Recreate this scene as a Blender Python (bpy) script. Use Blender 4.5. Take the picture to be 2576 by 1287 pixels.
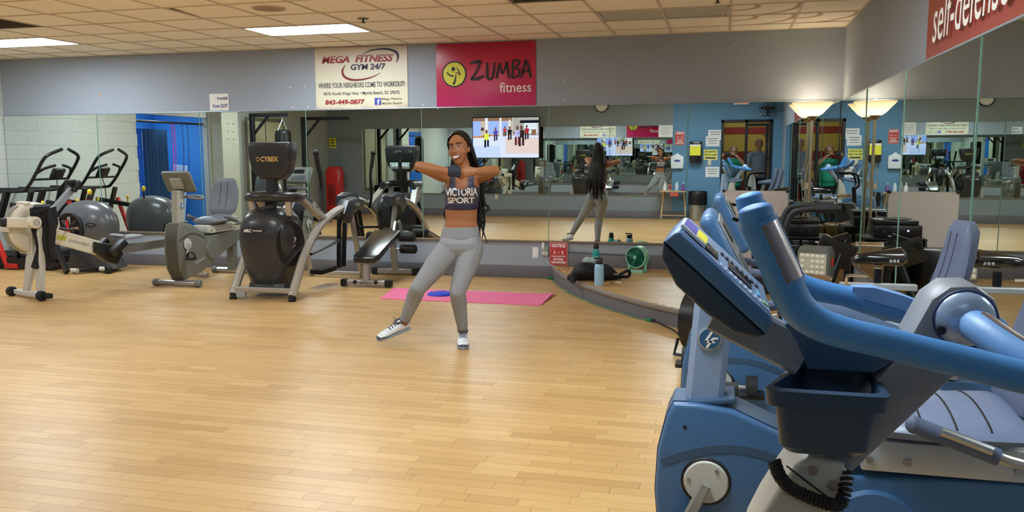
import bpy, bmesh, math, random
from mathutils import Vector, Matrix, noise
from mathutils.bvhtree import BVHTree
for _o in list(bpy.data.objects): bpy.data.objects.remove(_o)
SC = bpy.context.scene
COL = SC.collection
R = math.radians
rnd = random.Random(7)
# ------------------------------------------------------------------ camera
EYE = Vector((0.0, 0.0, 1.443))
PITCH, YAW, ROLL = R(6.959), R(14.405), R(-0.2096)
fw = Vector((-math.sin(YAW)*math.cos(PITCH), math.cos(YAW)*math.cos(PITCH), -math.sin(PITCH)))
rt = Vector((math.cos(YAW), math.sin(YAW), 0)); up = rt.cross(fw)
rt2 = rt*math.cos(ROLL)+up*math.sin(ROLL); up2 = up*math.cos(ROLL)-rt*math.sin(ROLL)
cam = bpy.data.cameras.new('camera'); cam.sensor_width = 36.0; cam.lens = 2092.3/2576*36.0
cam.clip_start = 0.02; cam.clip_end = 100
camo = bpy.data.objects.new('camera', cam); COL.objects.link(camo)
camo.matrix_world = Matrix(((rt2.x, up2.x, -fw.x, EYE.x), (rt2.y, up2.y, -fw.y, EYE.y), (rt2.z, up2.z, -fw.z, EYE.z), (0, 0, 0, 1)))
SC.camera = camo
# ------------------------------------------------------------------ world, exposure, light levels
wld = bpy.data.worlds.new('world'); SC.world = wld; wld.use_nodes = True
wld.node_tree.nodes['Background'].inputs[0].default_value = (0.05, 0.055, 0.06, 1)
wld.node_tree.nodes['Background'].inputs[1].default_value = 0.3
SC.view_settings.view_transform = 'Standard'; SC.view_settings.look = 'None'
SC.view_settings.gamma = 1.0; SC.view_settings.use_curve_mapping = False
SC.view_settings.exposure = 0.68
SC.cycles.max_bounces = 12; SC.cycles.glossy_bounces = 8; SC.cycles.diffuse_bounces = 4
PANEL = 20.0                      # radiance of a lit ceiling panel
PANEL_COL = (0.86, 0.95, 1.0)
LAMP_W = 3.2                     # torchiere bulb, watts
# room: x right, y towards the mirror wall, z up (metres)
XL, XR, YB, YF, ZC = -9.58, 1.159, 9.4215, -0.09, 2.74
MZ0, MZ1 = 0.45, 1.985

# ------------------------------------------------------------------ helpers
def lin(c):
    if isinstance(c, str):
        c = tuple(int(c[i:i+2], 16)/255 for i in (0, 2, 4))
    return tuple(((v/12.92) if v <= .04045 else ((v+.055)/1.055)**2.4) for v in c[:3])
MATS = {}
def mat(name, col, rough=.5, metal=0., var=.06, scale=30., bump=0., emit=0., coat=0., spec=.5, alpha=None, trans=0.):
    if name in MATS: return MATS[name]
    m = bpy.data.materials.new(name); m.use_nodes = True; nt = m.node_tree; b = nt.nodes['Principled BSDF']
    c = lin(col)
    b.inputs['Roughness'].default_value = rough; b.inputs['Metallic'].default_value = metal
    b.inputs['Specular IOR Level'].default_value = spec
    if coat: b.inputs['Coat Weight'].default_value = coat; b.inputs['Coat Roughness'].default_value = .12
    if trans: b.inputs['Transmission Weight'].default_value = trans
    tc = nt.nodes.new('ShaderNodeTexCoord'); nz = nt.nodes.new('ShaderNodeTexNoise')
    nz.inputs['Scale'].default_value = scale; nz.inputs['Detail'].default_value = 3
    nt.links.new(tc.outputs['Object'], nz.inputs['Vector'])
    mx = nt.nodes.new('ShaderNodeMix'); mx.data_type = 'RGBA'
    mx.inputs[6].default_value = tuple(v*(1-var) for v in c)+(1,); mx.inputs[7].default_value = tuple(min(1, v*(1+var)) for v in c)+(1,)
    nt.links.new(nz.outputs['Fac'], mx.inputs[0]); nt.links.new(mx.outputs[2], b.inputs['Base Color'])
    if bump:
        bp = nt.nodes.new('ShaderNodeBump'); bp.inputs['Strength'].default_value = bump; bp.inputs['Distance'].default_value = .002
        nt.links.new(nz.outputs['Fac'], bp.inputs['Height']); nt.links.new(bp.outputs[0], b.inputs['Normal'])
    if emit:
        b.inputs['Emission Color'].default_value = c+(1,); b.inputs['Emission Strength'].default_value = emit
    MATS[name] = m
    return m
def ramp_mat(name, axis, stops, rough=.5, obj=True, noise_amt=0., nscale=4., spec=.5):
    """colour print that changes along one object axis (a printed gradient)"""
    m = bpy.data.materials.new(name); m.use_nodes = True; nt = m.node_tree; b = nt.nodes['Principled BSDF']
    b.inputs['Roughness'].default_value = rough; b.inputs['Specular IOR Level'].default_value = spec
    tc = nt.nodes.new('ShaderNodeTexCoord'); sp = nt.nodes.new('ShaderNodeSeparateXYZ')
    nt.links.new(tc.outputs['Generated'], sp.inputs[0]); rp = nt.nodes.new('ShaderNodeValToRGB')
    src = sp.outputs[axis]
    if noise_amt:
        nz = nt.nodes.new('ShaderNodeTexNoise'); nz.inputs['Scale'].default_value = nscale
        nt.links.new(tc.outputs['Generated'], nz.inputs['Vector'])
        ma = nt.nodes.new('ShaderNodeMath'); ma.operation = 'MULTIPLY_ADD'; ma.inputs[1].default_value = noise_amt
        nt.links.new(nz.outputs['Fac'], ma.inputs[0]); nt.links.new(src, ma.inputs[2])
        m2 = nt.nodes.new('ShaderNodeMath'); m2.operation = 'SUBTRACT'; m2.inputs[1].default_value = noise_amt*.5
        nt.links.new(ma.outputs[0], m2.inputs[0]); src = m2.outputs[0]
    nt.links.new(src, rp.inputs[0])
    el = rp.color_ramp.elements
    while len(el) > 1: el.remove(el[-1])
    el[0].position = stops[0][0]; el[0].color = lin(stops[0][1])+(1,)
    for p, c in stops[1:]:
        e = el.new(p); e.color = lin(c)+(1,)
    nt.links.new(rp.outputs[0], b.inputs['Base Color'])
    return m
def emit_mat(name, col, s):
    if name in MATS: return MATS[name]
    m = bpy.data.materials.new(name); m.use_nodes = True; nt = m.node_tree; nt.nodes.clear()
    e = nt.nodes.new('ShaderNodeEmission'); o = nt.nodes.new('ShaderNodeOutputMaterial')
    e.inputs[0].default_value = (lin(col) if isinstance(col, str) else tuple(col))+(1,); e.inputs[1].default_value = s
    nt.links.new(e.outputs[0], o.inputs[0]); MATS[name] = m
    return m
def catmull(pts, n=6, closed=False):
    P = [Vector(p) for p in pts]; out = []; L = len(P)
    for i in range(L if closed else L-1):
        p1, p2 = P[i], P[(i+1) % L]
        p0 = P[i-1] if (i > 0 or closed) else p1*2-p2
        p3 = P[(i+2) % L] if (i+2 < L or closed) else p2*2-p1
        for k in range(n):
            t = k/n
            out.append(.5*((2*p1)+(p2-p0)*t+(2*p0-5*p1+4*p2-p3)*t*t+(3*p1-p0-3*p2+p3)*t**3))
    if not closed: out.append(P[-1])
    return out
def rotm(e): return Matrix.Rotation(R(e[2]), 4, 'Z') @ Matrix.Rotation(R(e[1]), 4, 'Y') @ Matrix.Rotation(R(e[0]), 4, 'X')
class G:
    def __init__(s): s.bm = bmesh.new()
    def _merge(s, t, M=None):
        if M is not None: t.transform(M)
        me = bpy.data.meshes.new('tmp'); t.to_mesh(me); t.free(); s.bm.from_mesh(me); bpy.data.meshes.remove(me); return s
    def box(s, c, d, bev=0., rot=(0, 0, 0), seg=2, taper=None):
        t = bmesh.new(); bmesh.ops.create_cube(t, size=1.0)
        for v in t.verts:
            if taper and v.co.z > 0: v.co.x *= taper[0]; v.co.y *= taper[1]
            v.co = Vector((v.co.x*d[0], v.co.y*d[1], v.co.z*d[2]))
        if bev: bmesh.ops.bevel(t, geom=t.edges[:], offset=min(bev, min(d)*.49), segments=seg, affect='EDGES', profile=.5)
        return s._merge(t, Matrix.Translation(c) @ rotm(rot))
    def prism(s, poly, axis, a, b, bev=0., seg=2, inset=0.):
        t = bmesh.new(); f = {'x': lambda p, h: (h, p[0], p[1]), 'y': lambda p, h: (p[0], h, p[1]), 'z': lambda p, h: (p[0], p[1], h)}[axis]
        A = [t.verts.new(f(p, a)) for p in poly]; B = [t.verts.new(f(p, b)) for p in poly]; n = len(poly)
        fa = t.faces.new(A); fb = t.faces.new(B[::-1])
        for i in range(n): t.faces.new((A[i], B[i], B[(i+1) % n], A[(i+1) % n]))
        bmesh.ops.recalc_face_normals(t, faces=t.faces[:])
        if bev:
            es = list(set(list(fa.edges)+list(fb.edges)))
            bmesh.ops.bevel(t, geom=es, offset=bev, segments=seg, affect='EDGES', profile=.5, clamp_overlap=True)
        return s._merge(t)
    def sweep(s, pts, sect, upv=None, sc=None, caps=True, closed=False):
        P = [Vector(p) for p in pts]; n = len(P); t = bmesh.new(); rings = []
        nv = None
        for i, p in enumerate(P):
            if closed: tg = (P[(i+1) % n]-P[i-1])
            else: tg = (P[min(i+1, n-1)]-P[max(i-1, 0)])
            tg.normalize()
            if upv is not None: u = Vector(upv)
            elif nv is None:
                u = Vector((0, 0, 1)) if abs(tg.z) < .9 else Vector((0, 1, 0))
            else: u = nv
            nv = u-tg*u.dot(tg)
            if nv.length < 1e-6: nv = tg.orthogonal()
            nv.normalize(); b = tg.cross(nv)
            k = sc[i] if sc else 1.0
            ku, kv = k if isinstance(k, (tuple, list)) else (k, k)
            rings.append([t.verts.new(p+b*(q[0]*ku)+nv*(q[1]*kv)) for q in sect])
        m = len(sect)
        for i in range(n if closed else n-1):
            A, B = rings[i], rings[(i+1) % n]
            for j in range(m): t.faces.new((A[j], A[(j+1) % m], B[(j+1) % m], B[j]))
        if caps and not closed:
            t.faces.new(rings[0][::-1]); t.faces.new(rings[-1])
        bmesh.ops.recalc_face_normals(t, faces=t.faces[:])
        return s._merge(t)
    def tube(s, pts, r, seg=10, sm=0, closed=False, caps=True, flat=1.0, upv=None):
        P = [Vector(p) for p in pts]; rr = list(r) if isinstance(r, (list, tuple)) else None
        if sm:
            n0 = len(P); P2 = catmull(P, sm, closed)
            if rr: rr = [rr[min(int(i/sm), n0-1)]*(1-(i/sm) % 1)+rr[min(int(i/sm)+1, n0-1)]*((i/sm) % 1) for i in range(len(P2))]
            P = P2
        base = r if rr is None else 1.0
        sect = [(math.cos(2*math.pi*k/seg)*base, math.sin(2*math.pi*k/seg)*base*flat) for k in range(seg)]
        return s.sweep(P, sect, upv, rr, caps, closed)
    def bar(s, pts, w, h, upv=(0, 0, 1), sm=0, bev=.15):
        P = catmull(pts, sm) if sm else pts; c = min(w, h)*bev
        sect = [(-w/2+c, -h/2), (w/2-c, -h/2), (w/2, -h/2+c), (w/2, h/2-c), (w/2-c, h/2), (-w/2+c, h/2), (-w/2, h/2-c), (-w/2, -h/2+c)]
        return s.sweep(P, sect, upv)
    def cyl(s, a, b, r, r2=None, seg=20, bev=0.):
        a, b = Vector(a), Vector(b); L = (b-a).length; r2 = r if r2 is None else r2
        if bev: prof = [(0, 0), (r-bev, 0), (r, bev), (r2, L-bev), (r2-bev, L), (0, L)]
        else: prof = [(0, 0), (r, 0), (r2, L), (0, L)]
        return s.lathe(prof, a, b-a, seg)
    def lathe(s, prof, c, ax=(0, 0, 1), seg=24):
        t = bmesh.new(); rings = []
        for (r, h) in prof:
            if r < 1e-6: rings.append([t.verts.new((0, 0, h))])
            else: rings.append([t.verts.new((r*math.cos(2*math.pi*k/seg), r*math.sin(2*math.pi*k/seg), h)) for k in range(seg)])
        for A, B in zip(rings, rings[1:]):
            for j in range(seg):
                j2 = (j+1) % seg
                if len(A) == 1 and len(B) == 1: continue
                if len(A) == 1: t.faces.new((A[0], B[j], B[j2]))
                elif len(B) == 1: t.faces.new((A[j], A[j2], B[0]))
                else: t.faces.new((A[j], A[j2], B[j2], B[j]))
        bmesh.ops.recalc_face_normals(t, faces=t.faces[:])
        q = Vector((0, 0, 1)).rotation_difference(Vector(ax).normalized())
        return s._merge(t, Matrix.Translation(c) @ q.to_matrix().to_4x4())
    def ell(s, c, r, rot=(0, 0, 0), u=16, v=10):
        t = bmesh.new(); bmesh.ops.create_uvsphere(t, u_segments=u, v_segments=v, radius=1.0)
        M = Matrix.Translation(c) @ rotm(rot) @ Matrix.Diagonal((r[0], r[1], r[2], 1))
        return s._merge(t, M)
    def loft(s, rings, caps=True):
        t = bmesh.new(); V = [[t.verts.new(p) for p in r] for r in rings]; m = len(rings[0])
        for A, B in zip(V, V[1:]):
            for j in range(m): t.faces.new((A[j], A[(j+1) % m], B[(j+1) % m], B[j]))
        if caps: t.faces.new(V[0][::-1]); t.faces.new(V[-1])
        bmesh.ops.recalc_face_normals(t, faces=t.faces[:])
        return s._merge(t)
    def quad(s, a, b, c, d):
        s.bm.faces.new([s.bm.verts.new(p) for p in (a, b, c, d)]); return s
    def ribbon(s, pts, w, y, sm=6):
        """a flat brush stroke in the x-z plane at depth y; pts (x, z), w one width per point"""
        n0 = len(pts); P = catmull([(p[0], 0, p[1]) for p in pts], sm)
        W = [w[min(int(i/sm), n0-1)]*(1-(i/sm) % 1)+w[min(int(i/sm)+1, n0-1)]*((i/sm) % 1) for i in range(len(P))]
        L = []
        for i, p in enumerate(P):
            t = P[min(i+1, len(P)-1)]-P[max(i-1, 0)]; t.normalize(); n = Vector((-t.z, 0, t.x))*W[i]*.5
            L.append((s.bm.verts.new((p.x+n.x, y, p.z+n.z)), s.bm.verts.new((p.x-n.x, y, p.z-n.z))))
        for (a, b), (c, d) in zip(L, L[1:]): s.bm.faces.new((a, b, d, c))
        return s
    def disc(s, c, r, y, seg=32, rz=None, r_in=0.):
        a = [s.bm.verts.new((c[0]+r*math.cos(2*math.pi*k/seg), y, c[1]+(rz or r)*math.sin(2*math.pi*k/seg))) for k in range(seg)]
        if r_in:
            b = [s.bm.verts.new((c[0]+r_in*math.cos(2*math.pi*k/seg), y, c[1]+(rz or r)*r_in/r*math.sin(2*math.pi*k/seg))) for k in range(seg)]
            for k in range(seg): s.bm.faces.new((a[k], a[(k+1) % seg], b[(k+1) % seg], b[k]))
        else: s.bm.faces.new(a)
        return s
    def xf(s, M): s.bm.transform(M); return s
    def obj(s, name, m, parent=None, smooth=35, loc=None):
        me = bpy.data.meshes.new(name); s.bm.to_mesh(me); s.bm.free()
        if smooth:
            for p in me.polygons: p.use_smooth = True
            me.set_sharp_from_angle(angle=R(smooth))
        me.materials.append(m); o = bpy.data.objects.new(name, me); COL.objects.link(o)
        if parent is not None: o.parent = parent
        if loc: o.location = loc
        return o
def tag(o, label=None, cat=None, group=None, kind=None):
    if label: o['label'] = label
    if cat: o['category'] = cat
    if group: o['group'] = group
    if kind: o['kind'] = kind
    return o
def T(name, label, cat, loc=(0, 0, 0), rz=0., group=None):
    o = bpy.data.objects.new(name, None); COL.objects.link(o); o.empty_display_size = .05
    o.location = loc; o.rotation_euler = (0, 0, R(rz)); return tag(o, label, cat, group)
def copy_tree(o, parent=None):
    c = o.copy(); COL.objects.link(c); c.parent = parent
    for ch in list(o.children): copy_tree(ch, c)
    return c
def text_mesh(s, size, bold=0., shear=0., align='CENTER', ext=.0006, spacing=1.0):
    cu = bpy.data.curves.new('txt', 'FONT'); cu.body = s; cu.size = size; cu.align_x = align; cu.align_y = 'CENTER'
    cu.offset = bold; cu.shear = shear; cu.extrude = ext; cu.space_character = spacing; cu.resolution_u = 3
    o = bpy.data.objects.new('txt', cu); COL.objects.link(o)
    bpy.context.view_layer.update()
    me = bpy.data.meshes.new_from_object(o.evaluated_get(bpy.context.evaluated_depsgraph_get()))
    bpy.data.objects.remove(o); bpy.data.curves.remove(cu)
    return me
def text(s, m, parent, pos, width=None, height=.05, rot=(90, 0, 0), bold=0., shear=0., name='lettering', align='CENTER', label=None):
    """flat lettering; local x right, local y up before rot; width/height are the printed size in metres"""
    me = text_mesh(s, 1.0, bold, shear, align); co = [v.co for v in me.vertices]
    x0 = min(c.x for c in co); x1 = max(c.x for c in co); y0 = min(c.y for c in co); y1 = max(c.y for c in co)
    sy = height/(y1-y0); sx = (width/(x1-x0)) if width else sy
    cx = {'CENTER': (x0+x1)/2, 'LEFT': x0, 'RIGHT': x1}[align]
    M = Matrix.Translation(pos) @ rotm(rot) @ Matrix.Diagonal((sx, sy, 1, 1)) @ Matrix.Translation((-cx, -(y0+y1)/2, 0))
    me.transform(M); me.materials.clear(); me.materials.append(m); me.name = name
    o = bpy.data.objects.new(name, me); COL.objects.link(o); o.parent = parent
    if label: o['label'] = label
    return o
# ------------------------------------------------------------------ shared materials
WHITE = mat('white_print', 'f2f1ee', .6); BLACKP = mat('black_print', '15141a', .5)
BLACK = mat('black_plastic', '17181b', .45, var=.15); RUBBER = mat('black_rubber', '101113', .7, var=.2)
BLACKM = mat('black_metal', '14161a', .35, .1); STEEL = mat('brushed_steel', 'b4b6b8', .28, .9, scale=80)
CHROME = mat('chrome', 'd8d8da', .12, 1.); SILVER = mat('silver_paint', 'a9a9a6', .38, .45, scale=60)
GREY = mat('grey_plastic', '6b6e70', .5); CREAM = mat('cream_plastic', 'd9d3c0', .42); RED = mat('red_paint', 'c3231c', .35)
PAPER = mat('white_paper', 'e9ebee', .7); YELLOW = mat('yellow_paper', 'e8e23c', .6)
WALLP = mat('blue_grey_wall_paint', '9da6b3', .6, var=.02, scale=6, spec=.3)
BASEM = mat('grey_vinyl_base', '6a6a71', .55, var=.05, scale=12)
# ================================================================== SETTING
def struct(g, name, m, smooth=None, parent=None):
    o = g.obj(name, m, parent, smooth)
    if parent is None: o['kind'] = 'structure'
    return o
# ---- floor: wooden strips, the nearest ones single pieces
def wood_mat(name, attr=True):
    m = bpy.data.materials.new(name); m.use_nodes = True; nt = m.node_tree; b = nt.nodes['Principled BSDF']
    at = nt.nodes.new('ShaderNodeAttribute'); at.attribute_name = 'tint'
    rp = nt.nodes.new('ShaderNodeValToRGB'); el = rp.color_ramp.elements
    el[0].color = lin('c09a63')+(1,); el[1].color = lin('d5b27b')+(1,)
    e = el.new(.5); e.color = lin('cca66d')+(1,); e = el.new(.12); e.color = lin('bb945f')+(1,)
    nt.links.new(at.outputs['Fac'], rp.inputs[0])
    tc = nt.nodes.new('ShaderNodeTexCoord'); mp = nt.nodes.new('ShaderNodeMapping'); mp.inputs['Scale'].default_value = (3, 60, 3)
    nz = nt.nodes.new('ShaderNodeTexNoise'); nz.inputs['Scale'].default_value = 2.5; nz.inputs['Detail'].default_value = 5
    nt.links.new(tc.outputs['Object'], mp.inputs[0]); nt.links.new(mp.outputs[0], nz.inputs['Vector'])
    mx = nt.nodes.new('ShaderNodeMix'); mx.data_type = 'RGBA'; mx.blend_type = 'MULTIPLY'; mx.inputs[0].default_value = .35
    r2 = nt.nodes.new('ShaderNodeValToRGB'); r2.color_ramp.elements[0].position = .3; r2.color_ramp.elements[0].color = (.72, .66, .58, 1)
    r2.color_ramp.elements[1].position = .65; nt.links.new(nz.outputs['Fac'], r2.inputs[0])
    nt.links.new(rp.outputs[0], mx.inputs[6]); nt.links.new(r2.outputs[0], mx.inputs[7]); nt.links.new(mx.outputs[2], b.inputs['Base Color'])
    n2 = nt.nodes.new('ShaderNodeTexNoise'); n2.inputs['Scale'].default_value = 1.6; nt.links.new(tc.outputs['Object'], n2.inputs['Vector'])
    mr = nt.nodes.new('ShaderNodeMapRange'); mr.inputs[3].default_value = .24; mr.inputs[4].default_value = .42
    nt.links.new(n2.outputs['Fac'], mr.inputs[0]); nt.links.new(mr.outputs[0], b.inputs['Roughness'])
    bp = nt.nodes.new('ShaderNodeBump'); bp.inputs['Strength'].default_value = .06; bp.inputs['Distance'].default_value = .002
    nt.links.new(nz.outputs['Fac'], bp.inputs['Height']); nt.links.new(bp.outputs[0], b.inputs['Normal'])
    return m
WOOD = wood_mat('light_wood_strips')
SUB = mat('dark_joint', 'a98552', .8)
floor = struct(G().box(((XL+XR)/2, (YB-3.3)/2, -.06), (XR-XL+.3, YB+3.6, .1)), 'floor', SUB)
def planks(x0, x1, y0, y1, z, inside=None, seed=3):
    r = random.Random(seed); out = []; w = .0745; y = y0
    while y < y1-.01:
        x = x0-r.random()*.5
        while x < x1:
            L = r.choice((.22, .3, .38, .46, .55, .7)); t = r.random()
            t = .5+.5*(t-.5) if r.random() < .75 else t
            a, b, c, d = max(x, x0), min(x+L, x1), y, min(y+w, y1)
            if inside: a = max(a, inside(c, d))
            if b-a > .02: out.append((a, b, c, d, z, t))
            x += L
        y += w
    return out
def plank_geo(bm, lay, p, e=.0002):
    a, b, c, d, z, t = p; a += e; b -= e; c += e; d -= e; h = .0098; s = .0006
    lo = [bm.verts.new(q) for q in ((a, c, z-h), (b, c, z-h), (b, d, z-h), (a, d, z-h))]
    hi = [bm.verts.new(q) for q in ((a+s, c+s, z), (b-s, c+s, z), (b-s, d-s, z), (a+s, d-s, z))]
    fs = [bm.faces.new(hi)]
    for i in range(4): fs.append(bm.faces.new((lo[i], lo[(i+1) % 4], hi[(i+1) % 4], hi[i])))
    for f in fs: f[lay] = t
def plank_obj(name, ps, parent):
    bm = bmesh.new(); lay = bm.faces.layers.float.new('tint')
    for p in ps: plank_geo(bm, lay, p)
    me = bpy.data.meshes.new(name); bm.to_mesh(me); bm.free(); me.materials.append(WOOD)
    o = bpy.data.objects.new(name, me); COL.objects.link(o); o.parent = parent
    return o
allp = planks(XL, XR, YF, YB, 0.0)
def view_depth(p):
    x, y = (p[0]+p[1])/2, (p[2]+p[3])/2; d = Vector((x, y, 0))-EYE; z = d.dot(fw)
    u = abs(d.dot(rt2)/z*2092.3) if z > .1 else 9e9; v = -d.dot(up2)/z*2092.3 if z > .1 else 9e9
    return z if (z > .1 and u < 1300 and v < 655 and x < .0) else 99+z
allp.sort(key=view_depth)
for p in allp[:300]: plank_obj('plank', [p], floor)
tag(plank_obj('plank_field', allp[300:], floor), kind='stuff')
# ---- walls
TH = .12
wall_back = struct(G().box(((XL+XR)/2, YB+TH/2, ZC/2), (XR-XL+2*TH, TH, ZC+.2)), 'wall_back', WALLP)
wall_right = struct(G().box((XR+TH/2, (YB+YF)/2, ZC/2), (TH, YB-YF, ZC+.2)), 'wall_right', WALLP)
# ---- left wall: painted block work with a blue recess, a pier and a window
BLOCK = mat('grey_green_block_paint', 'c3c9c4', .55, var=.04, scale=25, bump=.15, spec=.3)
GROUT = mat('block_joint', 'bcc2bd', .7)
BLUE = mat('bright_blue_wall', '3f93e8', .6, var=.03); PIER = mat('pier_paint', 'b4b8a6', .6, var=.06, scale=5)
NY0, NY1 = 4.75, 6.75                      # recess
g = G(); g.box((XL-.06, (NY1+YB)/2, ZC/2), (.1, YB-NY1, ZC)); g.box((XL-.06, (YF+NY0)/2, ZC/2), (.1, NY0-YF, ZC)); g.box((XL-.06, (NY0+NY1)/2, 2.45), (.1, NY1-NY0, .6))
wall_left = struct(g, 'wall_left', GROUT)
g = G(); g.box((0, 0, 0), (.016, .3985, .1985), .0012, seg=1); blk = None
for iz in range(14):
    for iy in range(7):
        y1 = YB-iy*.4+(.2 if iz % 2 else 0); y0 = max(y1-.4, NY1); y1 = min(y1, YB); yc = (y0+y1)/2
        if y1-y0 < .05 or iz*.2+.1 > ZC-.05: continue
        if blk is None: blk = g.obj('block', BLOCK, wall_left, None); o = blk
        else: o = blk.copy(); COL.objects.link(o)
        o.location = (XL-.0055, yc, iz*.2+.1); o.scale = (1, (y1-y0)/.4, 1)
struct(G().box((XL+.015, (YF+NY0)/2, ZC/2), (.03, NY0-YF, ZC)), 'wall_left_plaster', mat('grey_green_plaster', 'aab2ac', .6, var=.03, spec=.3), parent=wall_left)
g = G(); g.box((XL-1.25, (NY0+NY1)/2, 1.3), (.05, 2.0, 2.7)); g.box((XL-.65, NY1+.05, 1.3), (1.2, .08, 2.7)); g.box((XL-.65, NY0-.05, 1.3), (1.2, .08, 2.7))
struct(g, 'wall_recess', BLUE)
struct(G().box((XL-.65, (NY0+NY1)/2, 2.4), (1.2, 2.0, .06)), 'ceiling_recess', mat('recess_ceiling', 'd8dce0', .7))
g = G(); g.box((XL+.14, 4.42, ZC/2), (.28, .56, ZC), .01)
pier = struct(g, 'trim_pier', PIER)
for z in (1.75, 1.9, 2.05):
    for y in (4.32, 4.5): G().cyl((XL+.275, y, z), (XL+.285, y, z), .012, seg=10).obj('bolt_hole', BLACK, pier)
# window on the left wall
WX = XL+.03
win = struct(G().box((WX+.005, 2.75, 1.35), (.02, 1.5, 1.75), .004), 'window_1', mat('window_frame_olive', '6f7264', .5))
for y in (2.39, 3.11):
    G().box((WX+.02, y, 1.35), (.012, .66, 1.6)).obj('pane', mat('frosted_pane', 'c9cfae', .35, var=.08, scale=3), win, None)
# ---- front wall (behind the photographer): opening with dark frame, blue painted
OX0, OX1, OZ1 = -.12, .95, 2.17
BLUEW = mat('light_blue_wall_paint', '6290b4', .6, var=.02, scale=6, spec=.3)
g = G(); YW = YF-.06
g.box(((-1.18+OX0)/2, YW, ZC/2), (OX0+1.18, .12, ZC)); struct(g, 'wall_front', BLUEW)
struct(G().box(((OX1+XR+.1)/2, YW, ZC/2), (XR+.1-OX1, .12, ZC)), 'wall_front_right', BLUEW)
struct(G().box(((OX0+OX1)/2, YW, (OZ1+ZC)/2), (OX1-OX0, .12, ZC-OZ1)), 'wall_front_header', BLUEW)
struct(G().box(((XL-1.18)/2, YW, ZC/2), (-1.18-XL, .12, ZC)), 'wall_front_left', mat('front_wall_grey_light_tint', '87929a', .6, var=.02, scale=6, spec=.3))  # same blue wall; the grey paints in the different light on this side
DF = mat('black_door_frame', '0d1016', .4)
g = G()
for x in (OX0+.03, .41, OX1-.03): g.box((x, YF-.04, OZ1/2), (.062 if x != .41 else .06, .13, OZ1), .004)
g.box(((OX0+OX1)/2, YF-.04, OZ1-.03), (OX1-OX0, .13, .062), .004)
g.box((.69, YF-.06, 2.06), (.5, .06, .06), .004); g.box((.845, YF-.06, 1.05), (.06, .05, 2.0), .004)
dr = struct(g, 'door_1', DF)
G().cyl((.80, YF-.03, 1.0), (.80, YF+.03, 1.0), .018).tube([(.80, YF+.03, 1.0), (.72, YF+.03, 1.0)], .011, 8).obj('door_handle', STEEL, dr)
# hall beyond the opening: painted stripes
hall = struct(G().box((.5, -3.3, 1.35), (6, .06, 2.8)), 'wall_hall', mat('hall_yellow_paint', 'd9b24a', .6))
for z, h, c, nm in ((2.02, .17, 'a8371f', 'orange_red_stripe'), (1.38, .24, '8c2a1f', 'brick_red_stripe'), (.55, .5, '8c2a1f', 'brick_red_stripe')):
    G().box((.5, -3.262, z), (6, .012, h)).obj('stripe', mat(nm, c, .6), hall, None)
for nm, c, d in (('wall_hall_left', (-2.4, -1.75, 1.35), (.06, 3.1, 2.8)), ('wall_hall_right', (3.4, -1.75, 1.35), (.06, 3.1, 2.8))):
    struct(G().box(c, d), nm, mat('hall_yellow_paint', 'd9b24a', .6))
struct(G().box((.5, -1.75, 2.83), (6, 3.2, .06)), 'ceiling_hall', mat('recess_ceiling', 'd8dce0', .7))
ADDED_FILL_LIGHTS = [((.5, -2.0, 2.79), 'added fill panel lighting the hall beyond the dark doorway'), ((XL-.6, 5.75, 2.36), 'added fill panel lighting the bright blue recess')]  # added emitters that brighten the dark hall and recess
# ---- baseboards, trims
def bb(name, c, d, m=BASEM): return struct(G().box(c, d, .006), name, m, 30)
bb('baseboard_back', ((XL+XR)/2, YB-.006, .074), (XR-XL, .012, .148))
bb('baseboard_right', (XR-.006, 3.2, .074), (.012, 6.5, .148))
bb('baseboard_left', (XL+.04, 8.1, .06), (.05, 2.6, .12)); bb('baseboard_front', ((XL+OX0)/2, YF+.006, .085), (OX0-XL, .012, .17))
LEDGE = mat('mirror_ledge', '857565', .5); TOPT = mat('mirror_top_channel', 'a9bac8', .35, .4)
bb('trim_1', ((XL+XR)/2, YB-.012, MZ0-.012), (XR-XL, .024, .024), LEDGE)
bb('trim_2', ((XL+XR)/2, YB-.008, MZ1+.008), (XR-XL, .016, .014), TOPT)
bb('trim_3', (XR-.012, (YB+.3)/2, MZ0-.012), (.024, YB-.3, .024), LEDGE)
bb('trim_4', (XR-.008, (YB+.3)/2, MZ1+.008), (.016, YB-.3, .014), TOPT)
bb('trim_5', (-4.9, YF+.012, .52), (7.5, .024, .02), LEDGE)
# white plug marks left in the paint of the back wall
PLUG = mat('wall_plug', 'e6e6e2', .6); TAPE = mat('old_tape_mark', 'c7a78f', .7)
for x, z, s in ((-5.23, 2.27, .018), (-5.03, 2.28, .018), (-5.21, 2.03, .02), (-5.0, 2.03, .022), (-3.5, 2.03, .02), (-1.8, 2.27, .014), (-1.8, 2.05, .02), (.05, 2.6, .012)):
    G().box((x, YB-.003, z), (s, .006, s*.9), .002, (0, rnd.uniform(-30, 30), 0)).obj('wall_plug', PLUG, wall_back)
for x, z, h in ((-8.0, 2.24, .05), (-8.2, 2.23, .03), (-8.18, 2.02, .03)): G().box((x, YB-.001, z), (.02, .003, h)).obj('tape_mark', TAPE, wall_back, None)
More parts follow.
